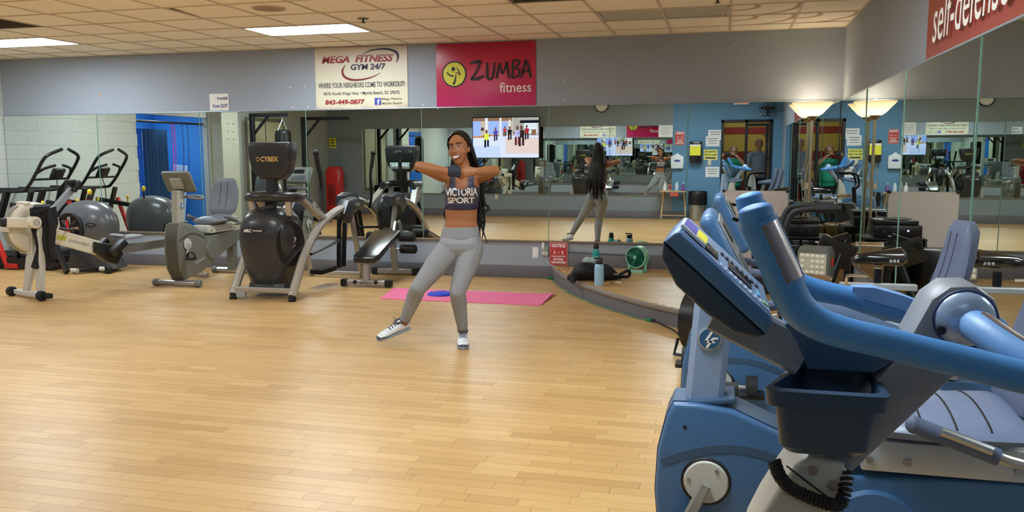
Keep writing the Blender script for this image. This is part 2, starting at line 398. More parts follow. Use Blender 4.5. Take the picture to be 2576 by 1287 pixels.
# ---- mirrors: real reflecting panels with glass edges and narrow gaps
def mirror_mat():
    m = bpy.data.materials.new('mirror_glass'); m.use_nodes = True; b = m.node_tree.nodes['Principled BSDF']
    b.inputs['Base Color'].default_value = (.80, .86, .83, 1); b.inputs['Metallic'].default_value = 1; b.inputs['Roughness'].default_value = .0
    return m
SEAM = mat('glass_seam_strip', '8fbcab', .12, .3, var=.15, scale=3); MIRROR = mirror_mat(); EDGE = mat('green_glass_edge', '7fae9c', .2, var=.1)
def mirror(name, label, panels, wallaxis):
    root = T(name, label, 'mirror', (0, 0, 0))
    for k, (a, b, z0, z1, tilt) in enumerate(panels):
        g = G(); w = b-a-.010; h = z1-z0
        g.box((0, 0, 0), (w, .006, h))
        o = g.obj('mirror_panel', MIRROR, root, None); o.data.materials.append(EDGE)
        for p in o.data.polygons: p.material_index = 0 if abs(p.normal.y) > .5 else 1
        if wallaxis == 'back': o.location = ((a+b)/2, YB-.012, (z0+z1)/2); o.rotation_euler = (0, 0, R(tilt))
        elif wallaxis == 'right': o.location = (XR-.012, (a+b)/2, (z0+z1)/2); o.rotation_euler = (0, 0, R(90+tilt))
        else: o.location = ((a+b)/2, YF+.012, (z0+z1)/2); o.rotation_euler = (0, 0, R(tilt))
        if k and wallaxis != 'front':
            q = a if wallaxis == 'back' else b
            G().box((q, YB-.017, (z0+z1)/2) if wallaxis == 'back' else (XR-.017, q, (z0+z1)/2), (.007, .006, h) if wallaxis == 'back' else (.006, .007, h), .001, seg=1).obj('seam_strip', SEAM, root, None)
    return root
bx = [XL+.0, -8.072, -6.521, -5.029, -3.516, -1.977, -.422, XR-.016]
mirror('wall_mirror', 'long mirror of tall glass panels along the back wall below the banners', [(bx[i]+.01*(i == 0), bx[i+1], MZ0, MZ1, t) for i, t in enumerate((0.06, -.05, .04, -.05, .05, -.04, .03))], 'back')
ry = [YB-.016, 7.73, 6.12, 4.41, 2.75, 1.1]
mirror('side_wall_mirror', 'mirror of tall glass panels on the right wall under the red banner', [(ry[i+1], ry[i], MZ0, MZ1, t) for i, t in enumerate((.03, -.05, .05, .04, 0))], 'right')
fx = [-8.64, -7.08, -5.55, -4.05, -2.58, -1.18]
mirror('far_wall_mirror', 'mirror behind the photographer with a television over it, seen reflected', [(fx[i], fx[i+1], .53, 2.065, t) for i, t in enumerate((.06, -.04, .03, -.04, .04))], 'front')
# ---- ceiling: tiles, grid bars, fixtures
TILE = mat('ceiling_tile', 'fdf3e0', .85, var=.03, scale=60, bump=.1, spec=.2); BARM = mat('grid_bar_paint', 'd8c9b0', .55, spec=.3)
ceiling = struct(G().box(((XL+XR)/2, (YB+YF)/2, ZC+.16), (XR-XL+.2, YB-YF+.2, .08)), 'ceiling', mat('plenum', '8a7a66', .9))
stain = bpy.data.materials.new('stained_ceiling_tile'); stain.use_nodes = True
_nt = stain.node_tree; _b = _nt.nodes['Principled BSDF']; _b.inputs['Roughness'].default_value = .85
_tc = _nt.nodes.new('ShaderNodeTexCoord'); _w = _nt.nodes.new('ShaderNodeTexWave'); _w.wave_type = 'RINGS'; _w.rings_direction = 'SPHERICAL'; _w.inputs['Scale'].default_value = .9; _w.inputs['Distortion'].default_value = 1.2
_mp = _nt.nodes.new('ShaderNodeMapping'); _mp.inputs['Location'].default_value = (.25, .18, 0); _nt.links.new(_tc.outputs['Object'], _mp.inputs[0]); _nt.links.new(_mp.outputs[0], _w.inputs['Vector'])
_r = _nt.nodes.new('ShaderNodeValToRGB'); _r.color_ramp.elements[0].color = lin('fdf3e0')+(1,); _r.color_ramp.elements[0].position = .9; _r.color_ramp.elements[1].color = lin('bd9f74')+(1,)
_nt.links.new(_w.outputs['Fac'], _r.inputs[0]); _nt.links.new(_r.outputs[0], _b.inputs['Base Color'])
P = .61
XLINES = [k*P for k in range(-15, 2)]; YLINES = [9.01-k*P for k in range(0, 15)]
xs = [XL]+[x for x in XLINES if XL+.05 < x < XR-.03]+[XR]; ys = [YF]+sorted(y for y in YLINES if YF+.05 < y < YB-.05)+[YB]
LIT = [(-4.88, 7.79), (-8.54, 7.79), (-4.88, 4.13), (-8.54, 4.13), (-1.22, 4.13), (-1.22, 1.69)]  # last panel is an added fill, placed to light the bikes from above
UNLIT = [(-1.22, 7.79)]
VENT = [(-1.83, 6.57), (-7.32, 6.57)]
def covered(xc, yc):
    for (x, y) in LIT+UNLIT:
        if x-.01 < xc < x+1.23 and y-.01 < yc < y+.62: return True
    return any(x-.01 < xc < x+.62 and y-.01 < yc < y+.62 for x, y in VENT)
g0 = G().box((0, 0, 0), (.598, .598, .014), .003, seg=1); base_tile = None
stained = {(0, 7.79), (0, 8.4), (.61, 8.4)}
for i in range(len(xs)-1):
    for j in range(len(ys)-1):
        xc, yc = (xs[i]+xs[i+1])/2, (ys[j]+ys[j+1])/2; w, d = xs[i+1]-xs[i], ys[j+1]-ys[j]
        if covered(xc, yc): continue
        if base_tile is None: base_tile = g0.obj('ceiling_tile', TILE, ceiling, None); o = base_tile
        else: o = base_tile.copy(); COL.objects.link(o)
        o.location = (xc, yc, ZC+.010+rnd.random()*.002); o.scale = (w/P, d/P, 1)
        if (xs[i], 0) and any(abs(xs[i]-a) < .02 and abs(ys[j]-b) < .02 for a, b in stained):
            o.data = o.data.copy(); o.data.materials[0] = stain
        if abs(xc+4.58) < .3 and abs(yc-6.88) < .3: o.rotation_euler = (R(-2.2), 0, 0); o.location.z += .012
for x in xs: G().box((x, (YB+YF)/2, ZC+.001), (.024, YB-YF, .008)).obj('grid_bar', BARM, ceiling, None)
for y in ys: G().box(((XL+XR)/2, y, ZC+.001), (XR-XL, .024, .008)).obj('grid_bar', BARM, ceiling, None)
for c, nm in ADDED_FILL_LIGHTS:
    t = T('ceiling_light', nm, 'ceiling light', c); G().box((0, 0, .008), (1.0, .34, .02), .003).obj('frame', mat('fixture_frame', 'c9c2b4', .45), t); G().box((0, 0, -.004), (.94, .28, .006)).obj('diffuser', emit_mat('added_fill_diffuser', PANEL_COL, PANEL*.55), t, None)  # added fill panels for the hall and recess
DIFF = emit_mat('lit_diffuser', PANEL_COL, PANEL); DIFFOFF = mat('unlit_diffuser', 'c9c1ae', .3, var=.05, scale=40)
FRAME = mat('fixture_frame', 'c9c2b4', .45)
def fixture(x, y, lit, label):
    t = T('ceiling_light', label, 'ceiling light', (x+P, y+P/2, ZC), group=None)
    g = G()
    for sx in (-1, 1): g.box((sx*(P-.02), 0, .003), (.03, P-.01, .016), .002)
    for sy in (-1, 1): g.box((0, sy*(P/2-.02), .003), (2*P-.01, .03, .016), .002)
    g.obj('frame', FRAME, t)
    G().box((0, 0, .012 if not lit else .008), (2*P-.06, P-.06, .008)).obj('diffuser', DIFF if lit else DIFFOFF, t, None)
    if not lit: G().box((.54, 0, .004), (.012, P-.06, .006)).obj('latch_strip', BARM, t)
names = ['lit ceiling panel above the cream banner', 'lit ceiling panel at the left edge above the treadmill', 'lit ceiling panel over the middle of the wooden floor', 'lit ceiling panel over the left side of the floor', 'lit ceiling panel over the row of blue-tinted bikes', 'added ceiling fill panel beside the dark doorway']
for (x, y), nm in zip(LIT, names): fixture(x, y, True, nm)
fixture(*UNLIT[0], False, 'unlit ceiling panel with a dark rim near the room corner')
for (x, y), nm in zip(VENT, ('dark ceiling vent above the pink banner', 'dark ceiling vent at the left edge of the ceiling')):
    t = T('ceiling_vent', nm, 'vent', (x+P/2, y+P/2, ZC))
    VM = mat('vent_metal', '6f6455', .5)
    g = G()
    for s in (-1, 1): g.box((s*.285, 0, .004), (.03, .6, .014)).box((0, s*.285, .004), (.6, .03, .014))
    g.obj('frame', VM, t)
    for k in range(9): G().box((0, -.24+k*.06, .01), (.55, .05, .004), rot=(35, 0, 0)).obj('slat', VM, t, None)
t = T('ceiling_speaker', 'round flush speaker grille in the ceiling', 'speaker', (-3.984, 6.84, ZC))
G().lathe([(0, .0), (.135, -.002), (.14, .004), (.14, .01)], (0, 0, 0)).obj('grille', mat('speaker_grille', 'a28d6f', .6, var=.2, scale=200), t)
G().lathe([(.137, -.004), (.152, -.004), (.155, .004), (.137, .004)], (0, 0, 0)).obj('rim', BARM, t)
for (x, y), nm in (((-.11, 7.42), 'dark sprinkler head below the ceiling near the corner'), ((-3.42, 7.6), 'sprinkler head beside the lit panel by the banners')):
    t = T('sprinkler', nm, 'sprinkler', (x, y, ZC))
    G().lathe([(0, -.004), (.05, -.004), (.055, .003), (0, .003)], (0, 0, 0)).obj('escutcheon', mat('sprinkler_plate', '6b6152', .35, .6), t)
    G().cyl((0, 0, -.03), (0, 0, 0), .01).cyl((0, 0, -.038), (0, 0, -.034), .024).obj('head', BLACKM, t)
# ---- platform in the corner
PC, PR = (3.325, 11.017), 5.49
def plat_pts(r, n=40):
    out = []
    a0 = math.atan2(YB-PC[1], -math.sqrt(r*r-(YB-PC[1])**2)); a1 = math.atan2(-math.sqrt(r*r-(XR-PC[0])**2), XR-PC[0])
    a0 = a0 % (2*math.pi); a1 = a1 % (2*math.pi)
    for k in range(n+1):
        a = a0+(a1-a0)*k/n; out.append((PC[0]+r*math.cos(a), PC[1]+r*math.sin(a)))
    return out
PH = .155
pp = plat_pts(PR)
plat = struct(G().prism(pp+[(XR, YB)], 'z', 0.0, PH-.012), 'floor_platform', BASEM)
G().sweep([(x, y, PH-.018) for x, y in plat_pts(PR-.004)], [(math.cos(2*math.pi*k/10)*.022, math.sin(2*math.pi*k/10)*.024) for k in range(10)], (0, 0, 1)).obj('nosing', mat('platform_nosing', '837b73', .5), plat)
def inside(c, d):
    q = (PR-.02)**2-max((c-PC[1])**2, (d-PC[1])**2)
    return PC[0]-math.sqrt(q) if q > 0 else 99
pls = planks(-2.0, XR, 6.4, YB, PH, inside, 5)
tag(plank_obj('plank_field', pls, plat), kind='stuff')
# top skin under the strips out to the nosing
G().prism(plat_pts(PR-.01)+[(XR, YB)], 'z', PH-.012, PH-.003).obj('deck', mat('platform_deck', 'c9a468', .4), plat, None)
bb('baseboard_platform', ((XR-1.75)/2, YB-.016, PH+.07), (XR+1.75, .012, .14))
# ================================================================== BANNERS, SIGNS, WALL ITEMS
def sheet(w, h, th=.003, nx=10, nz=8, ripple=.004, seed=0, curl=None):
    """thin sheet in local x-z, front towards -y, slightly wavy, with thickness"""
    bm = bmesh.new(); V = [[None]*(nz+1) for _ in range(nx+1)]; W = [[None]*(nz+1) for _ in range(nx+1)]
    for i in range(nx+1):
        for k in range(nz+1):
            x = -w/2+w*i/nx; z = -h/2+h*k/nz
            e = min(i, nx-i, 2)/2*min(k, nz-k, 2)/2
            y = -.003-abs(noise.noise(Vector((x*2.2+seed, z*1.8, seed))))*ripple*e
            V[i][k] = bm.verts.new((x, y-th, z)); W[i][k] = bm.verts.new((x, y, z))
    for i in range(nx):
        for k in range(nz):
            bm.faces.new((V[i][k], V[i+1][k], V[i+1][k+1], V[i][k+1])); bm.faces.new((W[i][k], W[i][k+1], W[i+1][k+1], W[i+1][k]))
    for k in range(nz):
        bm.faces.new((V[0][k], V[0][k+1], W[0][k+1], W[0][k])); bm.faces.new((V[nx][k], W[nx][k], W[nx][k+1], V[nx][k+1]))
    for i in range(nx):
        bm.faces.new((V[i][0], W[i][0], W[i+1][0], V[i+1][0])); bm.faces.new((V[i][nz], V[i+1][nz], W[i+1][nz], W[i][nz]))
    g = G(); g.bm.free(); g.bm = bm; return g
NAVY = mat('navy_print', '2b2a4a', .5); MAROON = mat('maroon_print', '7c2230', .5); GREYT = mat('grey_print', '55565c', .6); REDT = mat('red_print', 'a32030', .5)
# --- cream gym banner
t = T('gym_banner', 'cream vinyl banner with MEGA FITNESS GYM 24/7 lettering', 'banner', (-4.286, YB-.002, 2.355))
sheet(1.196, .745, ripple=.004, seed=2).obj('banner_sheet', ramp_mat('cream_vinyl', 2, [(0, 'c9b3a0'), (.05, 'dcd3bd'), (.14, 'e3dfc4'), (.8, 'e2dccb'), (1, 'cbbfae')], .4, noise_amt=.16, nscale=5), t)
yp = -.0125
stripes = ramp_mat('striped_letters', 2, [(0, '3b2a55'), (.3, '46305a'), (.34, 'cfc4b8'), (.40, 'cfc4b8'), (.42, '8a2a3c'), (.62, '9b2c3e'), (.66, 'cfc4b8'), (.72, 'cfc4b8'), (.75, 'b05055'), (1, 'b66a68')], .5)
text('MEGA  FITNESS', stripes, t, (-.04, yp, .232), .93, .088, bold=.03, shear=.25)
text('GYM 24/7', NAVY, t, (.10, yp, .135), .45, .07, bold=.025, shear=.12)
g = G(); g.ribbon([(-.0, .27), (.15, .325), (.33, .335), (.45, .30), (.485, .24), (.46, .17)], [.004, .012, .02, .03, .026, .004], yp); g.obj('logo_swoosh', NAVY, t, None)
g = G(); g.ribbon([(-.195, .165), (-.235, .10), (-.215, .03), (-.12, -.012), (.03, -.012), (.17, .02), (.26, .062)], [.004, .024, .03, .026, .02, .012, .003], yp); g.obj('logo_swoosh', MAROON, t, None)
text('WHERE YOUR NEIGHBORS COME TO WORKOUT!', GREYT, t, (0, yp, -.075), 1.12, .062, bold=.012)
text('9676 North Kings Hwy • Myrtle Beach, SC 29572', GREYT, t, (0, yp, -.178), .99, .05, bold=.008)
text('843-449-0877', REDT, t, (-.215, yp, -.275), .52, .058, bold=.03, shear=.15)
G().box((.215, yp, -.275), (.082, .001, .082), 0).obj('icon_square', mat('icon_blue', '3a4fb5', .4), t, None)
text('f', WHITE, t, (.225, yp-.0015, -.28), .034, .066, bold=.03)
text('Mega Fitness', mat('olive_print', '8a8c74', .6), t, (.27, yp, -.25), .25, .034, align='LEFT', bold=.01)
text('Myrtle Beach', mat('olive_print', '8a8c74', .6), t, (.27, yp, -.302), .25, .034, align='LEFT', bold=.01)
# --- pink dance banner
t = T('dance_banner', 'pink and red ZUMBA fitness banner hung above the mirror', 'banner', (-2.728, YB-.002, 2.343))
sheet(1.196, .765, ripple=.010, seed=5, nx=14).obj('banner_sheet', ramp_mat('pink_vinyl', 2, [(0, 'c01a68'), (.35, 'c31455'), (.6, 'c21a44'), (1, 'a81232')], .22, noise_amt=.35, nscale=2.5), t, 60)
yp = -.0165
def strokes(lst, m, name, parent, y):
    for pts, w in lst:
        G().ribbon(pts, w, y).obj(name, m, parent, None)
YEL = mat('lime_print', 'd8d63a', .45)
G().disc((-.375, .03), .15, yp+.001).obj('emblem_ring', BLACKP, t, None); G().disc((-.375, .03), .134, yp).obj('emblem_disc', YEL, t, None)
yq = yp-.001
strokes([([(-.462, .045), (-.43, .02), (-.40, .01), (-.375, .01)], [.01, .018, .018, .01]), ([(-.44, .062), (-.462, .045), (-.45, .03)], [.004, .01, .006]),
         ([(-.345, .105), (-.318, .06), (-.30, .015)], [.006, .016, .01]), ([(-.30, .015), (-.33, .04), (-.365, .05)], [.008, .012, .006]),
         ([(-.352, .03), (-.36, -.02), (-.375, -.07), (-.395, -.085)], [.008, .02, .03, .02])], BLACKP, 'emblem_figure', t, yq)
G().disc((-.385, .088), .024, yq).obj('emblem_figure', BLACKP, t, None)
Z = [([(-.17, .10), (-.08, .115), (-.045, .118)], [.02, .03, .018]), ([(-.045, .118), (-.10, .0), (-.165, -.085)], [.02, .022, .022]), ([(-.165, -.085), (-.08, -.075), (.0, -.045)], [.022, .03, .012]),
     ([(.03, .10), (.03, .0), (.035, -.07), (.075, -.085), (.105, -.02), (.115, .10)], [.018, .026, .026, .024, .024, .016]),
     ([(.14, -.085), (.16, .02), (.175, .09)], [.022, .022, .016]), ([(.175, .09), (.20, .0), (.215, -.035)], [.018, .022, .014]), ([(.215, -.035), (.245, .04), (.265, .10)], [.012, .02, .016]), ([(.265, .10), (.278, .0), (.29, -.085)], [.018, .024, .016]),
     ([(.335, .11), (.335, .02), (.325, -.085)], [.018, .024, .018]), ([(.335, .11), (.39, .118), (.405, .075), (.35, .03)], [.014, .022, .022, .012]), ([(.35, .03), (.41, .01), (.40, -.055), (.325, -.085)], [.012, .022, .022, .014]),
     ([(.43, -.08), (.465, .03), (.485, .115)], [.02, .024, .02]), ([(.485, .115), (.52, .03), (.545, -.085)], [.02, .026, .018]), ([(.45, -.015), (.525, -.005)], [.016, .016])]
strokes([([(p[0]-.005, p[1]+.05) for p in a], [v*1.5 for v in w]) for a, w in Z], mat('dark_wine_shade', '8e1038', .4), 'brush_shadow', t, yp)
strokes([([(p[0]-.005, p[1]+.05) for p in a], w) for a, w in Z], BLACKP, 'brush_letter', t, yq)
text('fitness', mat('pale_pink_print', 'f3d9e2', .5), t, (.36, yp, -.135), .375, .115, bold=.012)
for x in (-.585, .58):
    for z in (-.365, .365): G().cyl((x, yp+.002, z), (x, yp-.002, z), .008, seg=10).obj('grommet', STEEL, t)
# --- red banner on the right wall
t = T('red_banner', 'red self-defense banner on the right wall above the mirror', 'banner', (XR-.003, 4.35, 2.36), -90)
sheet(2.5, .72, ripple=.02, seed=9, nx=20).obj('banner_sheet', ramp_mat('red_vinyl', 2, [(0, 'a8554d'), (.2, '9a3a33'), (.5, '8e2620'), (1, '7d1f1b')], .3, noise_amt=.3, nscale=3), t, 60)
text('self-defense', WHITE, t, (-.315, -.03, -.165), 1.35, .26, bold=.0, shear=.1)
# --- small plaque
t = T('quit_plaque', 'small white plaque with blue lettering left of the cream banner', 'sign', (-6.231, YB-.001, 2.11))
G().box((0, -.004, 0), (.275, .006, .212), .003).obj('board', WHITE, t)
INK = mat('blue_ink', '3d4a8c', .5)
text('You can only fail', INK, t, (.045, -.0078, .045), .15, .05, bold=.03); text('if you QUIT.', INK, t, (.02, -.0078, -.05), .22, .055, bold=.03)
# --- notice sign beside the platform
NR = mat('notice_red', 'c23a3c', .45)
def notice(t, w, h, sgn=-1):
    G().box((0, sgn*.003, 0), (w, .004, h), .002).obj('board', NR, t)
    rot = (90, 0, 0) if sgn < 0 else (90, 0, 180); y = sgn*.006
    g = G()
    for sx in (-1, 1): g.box((sx*w*.475, y*.9, 0), (w*.012, .001, h*.96)).box((0, y*.9, sx*h*.48), (w*.95, .001, h*.009))
    g.obj('border', WHITE, t, None)
    text('NOTICE', WHITE, t, (0, y, h*.36), w*.74, h*.15, rot, bold=.045)
    for sx in (-1, 1):
        g = G(); g.disc((sx*w*.22, h*.115), w*.035, y).box((sx*w*.22, y, h*.04), (w*.06, .0006, h*.09)); g.obj('figure_mark', WHITE, t, None)
    G().box((0, y, h*.06), (w*.2, .0006, h*.015)).obj('distance_mark', WHITE, t, None)
    text('PLEASE MAINTAIN', WHITE, t, (0, y, -h*.10), w*.76, h*.06, rot, bold=.03)
    text('SOCIAL', WHITE, t, (0, y, -h*.225), w*.56, h*.10, rot, bold=.05); text('DISTANCING', WHITE, t, (0, y, -h*.36), w*.80, h*.10, rot, bold=.05)
t = T('notice_sign', 'red and white NOTICE social distancing sign low on the wall by the platform', 'sign', (-1.857, YB-.022, .297)); notice(t, .214, .27)
# --- wall plate, outlet with plug
t = T('wall_plate', 'plain white wall plate under the mirror left of the grey outlet box', 'wall plate', (-2.135, YB-.001, .302))
G().box((0, -.003, 0), (.072, .006, .128), .003).obj('plate', PAPER, t); G().cyl((0, -.007, .05), (0, -.005, .05), .004).cyl((0, -.007, -.05), (0, -.005, -.05), .004).obj('screw', STEEL, t)
t = T('wall_outlet', 'grey outlet box with plugged cord beside the red notice sign', 'outlet', (-2.015, YB-.001, .345))
G().box((0, -.014, -.02), (.075, .026, .115), .004).obj('box', mat('outlet_grey', 'a7a9a4', .5), t)
for x in (-.018, .02): G().cyl((x, -.027, -.04), (x, -.03, -.04), .015).obj('socket', PAPER, t)
G().box((.02, -.036, .005), (.026, .022, .04), .006).obj('plug', mat('plug_green', '8fb39a', .5), t)
G().box((-.02, -.036, .045), (.032, .025, .075), .008).obj('adapter', PAPER, t)
G().tube([(.022, -.04, -.01), (.024, -.05, -.1), (.05, -.05, -.165), (.14, -.08, -.19)], .004, 6, 5).obj('cord', mat('cord_white', 'c9ccc4', .5), t)
t = T('conduit_pipe', 'grey conduit running along the wall behind the red notice sign', 'pipe', (-1.97, YB-.012, .33))
G().tube([(0, 0, 0), (.4, 0, -.012), (1.2, 0, -.03), (3.1, 0, -.03)], .009, 8).obj('pipe', mat('conduit_grey', '76757c', .45), t)
for x in (.5, 1.3, 2.3): G().box((x, .002, -.02), (.02, .014, .03), .003).obj('clip', STEEL, t)
# --- television on the far wall (faces the mirror), screen with a dance class
t = T('television', 'wide flat television showing a dance class, reflected in the back mirror', 'television', (-4.93, YF+.16, 1.825), 1.8)
TVM = mat('tv_bezel', '0a0d14', .25)
W2, H2 = .79, .455
g = G(); g.box((0, .01, 0), (2*W2+.04, .05, 2*H2+.04), .012); g.obj('housing', TVM, t)
G().box((0, -.06, 0), (.3, .1, .3), .01).obj('wall_bracket', BLACKM, t)
ys = .0366
scr = G().box((0, ys, 0), (2*W2, .002, 2*H2)).obj('screen', emit_mat('screen_floor', 'c3c6ee', 1.05), t, None)
def srect(u0, v0, u1, v1, col, s, d, nm):
    """screen content in 0..1 units, u from the left of the reflected picture"""
    x0, x1 = (-W2+2*W2*u0), (-W2+2*W2*u1); z0, z1 = -H2+2*H2*v0, -H2+2*H2*v1
    G().box(((x0+x1)/2, ys+.001+d*.0004, (z0+z1)/2), (abs(x1-x0), .0006, z1-z0)).obj('screen_image', emit_mat(nm, col, s), scr, None)
srect(.0, .55, .62, 1, 'c9b9ad', .8, 0, 'scr_wall'); srect(.62, .55, 1, 1, 'b3adaa', .75, 0, 'scr_wall2')
srect(.0, .55, .12, .92, '93a9f0', .95, 1, 'scr_window'); srect(.24, .58, .40, .92, '93a9f0', .95, 1, 'scr_window'); srect(.44, .62, .53, .9, '93a9f0', .9, 1, 'scr_window')
srect(.0, .92, .6, 1.0, 'a67f66', .6, 1, 'scr_beam'); srect(.19, .52, .23, 1, 'dcdce6', .9, 2, 'scr_column'); srect(.41, .55, .44, 1, 'dcdce6', .9, 2, 'scr_column'); srect(.55, .58, .575, .95, 'cfcfd8', .8, 2, 'scr_column')
srect(.0, .50, .19, .55, 'c58f62', .8, 2, 'scr_rail'); srect(.23, .54, .41, .58, 'c58f62', .8, 2, 'scr_rail'); srect(.72, .86, 1, .93, '26262e', .4, 2, 'scr_dark'); srect(.78, .6, .98, .86, 'd3d6e0', .9, 1, 'scr_far')
srect(.0, .0, .42, .3, 'b4c0f0', 1.0, 0, 'scr_floor2'); srect(.5, .1, 1, .5, 'd3bdb8', .95, 0, 'scr_floor3'); srect(.89, .56, .96, .70, '9a7658', .6, 2, 'scr_box'); srect(.125, .68, .17, .76, '6a5048', .5, 2, 'scr_box2')
def dancer(u, v, h, top, leg):
    w = h*.16
    srect(u-w*.5, v+h*.42, u+w*.5, v+h*.78, top, .85, 4, 'scr_'+top); srect(u-w*.22, v+h*.8, u+w*.22, v+h*1.0, '7a5140', .6, 4, 'scr_skin')
    srect(u-w*.5, v, u-w*.1, v+h*.44, leg, .5, 4, 'scr_l'+leg); srect(u+w*.12, v+h*.04, u+w*.5, v+h*.44, leg, .5, 4, 'scr_l'+leg)
    srect(u-w*.8, v+h*.6, u-w*.5, v+h*.68, '7a5140', .6, 4, 'scr_skin'); srect(u+w*.5, v+h*.62, u+w*.8, v+h*.70, '7a5140', .6, 4, 'scr_skin')
for a in ((.21, .26, .44, 'd8e04a', '14161c'), (.35, .42, .34, '5a48a8', '1c1c28'), (.49, .53, .26, 'c8402c', '2a2024'), (.565, .44, .34, '201c22', '15151c'), (.68, .31, .48, 'b9b9e8', '7a2c3c'), (.74, .28, .52, '2a2026', '3a2428'), (.82, .45, .36, 'a8303a', '2a2028')): dancer(*a)
# --- things on the far wall, seen only in the mirrors
def on_far(name, label, cat, x, z): return T(name, label, cat, (x, YF+.001, z))
RB = (90, 0, 180)
t = on_far('notice_sign', 'red and white NOTICE sign above the soap dispenser, reflected in the mirror', 'sign', -1.03, 1.785); notice(t, .205, .30, 1)
t = on_far('soap_dispenser', 'white soap dispenser on the blue wall above the wooden tray table', 'dispenser', -1.07, 1.12)
g = G(); pr = [(-.13, 0), (.13, 0), (.142, .12), (.14, .26), (.06, .30), (0, .345), (-.06, .30), (-.14, .26), (-.142, .12)]
g.prism(pr, 'y', .0, .11, .02); g.obj('body', mat('dispenser_white', 'dde6ee', .3), t); G().disc((0, .17), .07, .1125, rz=.025).obj('brand_mark', INK, t, None)
t = on_far('paper_notice', 'white paper notice taped over the top corner of the far mirror', 'notice', -1.34, 1.94)
G().box((0, .02, 0), (.31, .002, .26)).obj('sheet', PAPER, t, None)
for k in range(4): G().box((0, .0215, .07-k*.045), (.22-.03*(k % 2), .0006, .006)).obj('print_line', GREYT, t, None)
t = on_far('towel_dispenser', 'black paper towel dispenser with a yellow note on it', 'dispenser', -.65, 1.25)
G().box((0, .10, .235), (.27, .20, .46), .03).obj('body', mat('smoke_plastic', '141b24', .2), t); G().box((.0, .10, .02), (.22, .17, .05), .01).obj('paper_slot', BLACK, t)
G().box((-.01, .203, .26), (.23, .003, .21)).obj('note', YELLOW, t, None); G().box((-.01, .2035, .375), (.23, .004, .035)).obj('note_header', PAPER, t, None)
for nm, x, z, w, h, lab in (('paper_notice', -.25, 1.85, .295, .22, 'upper white paper notice beside the dark doorway'), ('paper_notice', -.30, 1.71, .295, .22, 'white paper notice overlapping the one above it beside the doorway'), ('paper_notice', -.29, 1.045, .295, .225, 'lowest white paper notice beside the doorway under the light switch')):
    t = on_far(nm, lab, 'notice', x, z); d = .004 if z != 1.71 else .007
    G().box((0, d, 0), (w, .002, h)).obj('sheet', PAPER, t, None)
    for k in range(3): G().box((0, d+.0015, .06-k*.05), (w*(.75-.1*k), .0006, .012)).obj('print_line', GREYT, t, None)
t = on_far('yellow_poster', 'yellow poster with dark blue lettering beside the doorway', 'poster', -.335, 1.42)
G().box((0, .004, 0), (.295, .002, .225)).obj('sheet', mat('poster_cream', 'e6e6a0', .6), t, None)
for k, s in enumerate(('Last Person Out', 'Please Turn-Off', None)): 
    G().box((0, .0052, .07-k*.07), (.28, .0006, .05)).obj('yellow_band', YELLOW, t, None); (text(s, NAVY, t, (0, .007, .07-k*.07), .25, .045, RB, bold=.02) if s else G().box((0, .0065, -.07), (.22, .0006, .03)).obj('print_line', NAVY, t, None))
t = on_far('light_switch', 'ivory light switch between the yellow poster and lower notice', 'light switch', -.355, 1.25)
G().box((0, .004, 0), (.075, .006, .115), .003).obj('plate', CREAM, t); G().box((0, .012, 0), (.012, .014, .026), .002).obj('toggle', CREAM, t)
t = on_far('wall_outlet', 'ivory outlet plate under the far mirror below the television', 'outlet', -5.21, .47)
G().box((0, .004, 0), (.08, .006, .125), .003).obj('plate', CREAM, t); G().cyl((0, .006, .028), (0, .009, .028), .017).cyl((0, .006, -.028), (0, .009, -.028), .017).obj('socket', CREAM, t)
t = on_far('exit_sign', 'white exit sign with red letters above the dark doorway', 'exit sign', .29, 2.57)
G().box((0, .03, 0), (.32, .05, .16), .008).obj('housing', PAPER, t); text('EXIT', emit_mat('exit_red', 'ff5040', 1.2), t, (0, .056, 0), .22, .10, RB, bold=.03)
t = on_far('wall_clock', 'round white wall clock with black rim high on the far wall', 'clock', -2.77, 2.53)
G().lathe([(0, .02), (.14, .02), (.14, .0), (0, .0)], (0, 0, 0), (0, 1, 0)).obj('dial', PAPER, t); G().lathe([(.138, 0), (.16, 0), (.16, .03), (.138, .03)], (0, 0, 0), (0, 1, 0)).obj('rim', BLACK, t)
for k in range(12): G().box((0, .022, .118), (.006, .002, .02)).xf(Matrix.Rotation(k*math.pi/6, 4, 'Y')).obj('hour_mark', BLACK, t, None)
for L, a in ((.07, 60), (.10, -40)): G().box((0, .024, L/2), (.008, .002, L)).xf(Matrix.Rotation(R(a), 4, 'Y')).obj('hand', BLACK, t, None)
t = T('wall_fan', 'black round wall fan mounted high right of the doorway', 'fan', (.83, YF+.001, 2.4))
G().box((0, .05, -.12), (.3, .1, .03), .005).cyl((0, .02, -.12), (0, .12, 0), .02).obj('bracket', STEEL, t)
g = G(); g.lathe([(0, .0), (.05, .0), (.05, .1), (0, .1)], (0, .1, 0), (0, 1, 0), 16).obj('motor', BLACK, t)
for k in range(4): G().box((.085, .2, 0), (.13, .006, .06), .002, (25, 0, 0)).xf(Matrix.Translation((0, .2, 0)) @ Matrix.Rotation(k*math.pi/2, 4, 'Y') @ Matrix.Translation((0, -.2, 0))).obj('blade', mat('fan_smoke', '2a3038', .3), t)
for rr, yy in ((.17, .18), (.17, .23), (.12, .25), (.06, .255)): G().tube([(rr*math.cos(a*math.pi/12), yy, rr*math.sin(a*math.pi/12)) for a in range(24)], .005, 6, closed=True).obj('guard_ring', BLACK, t)
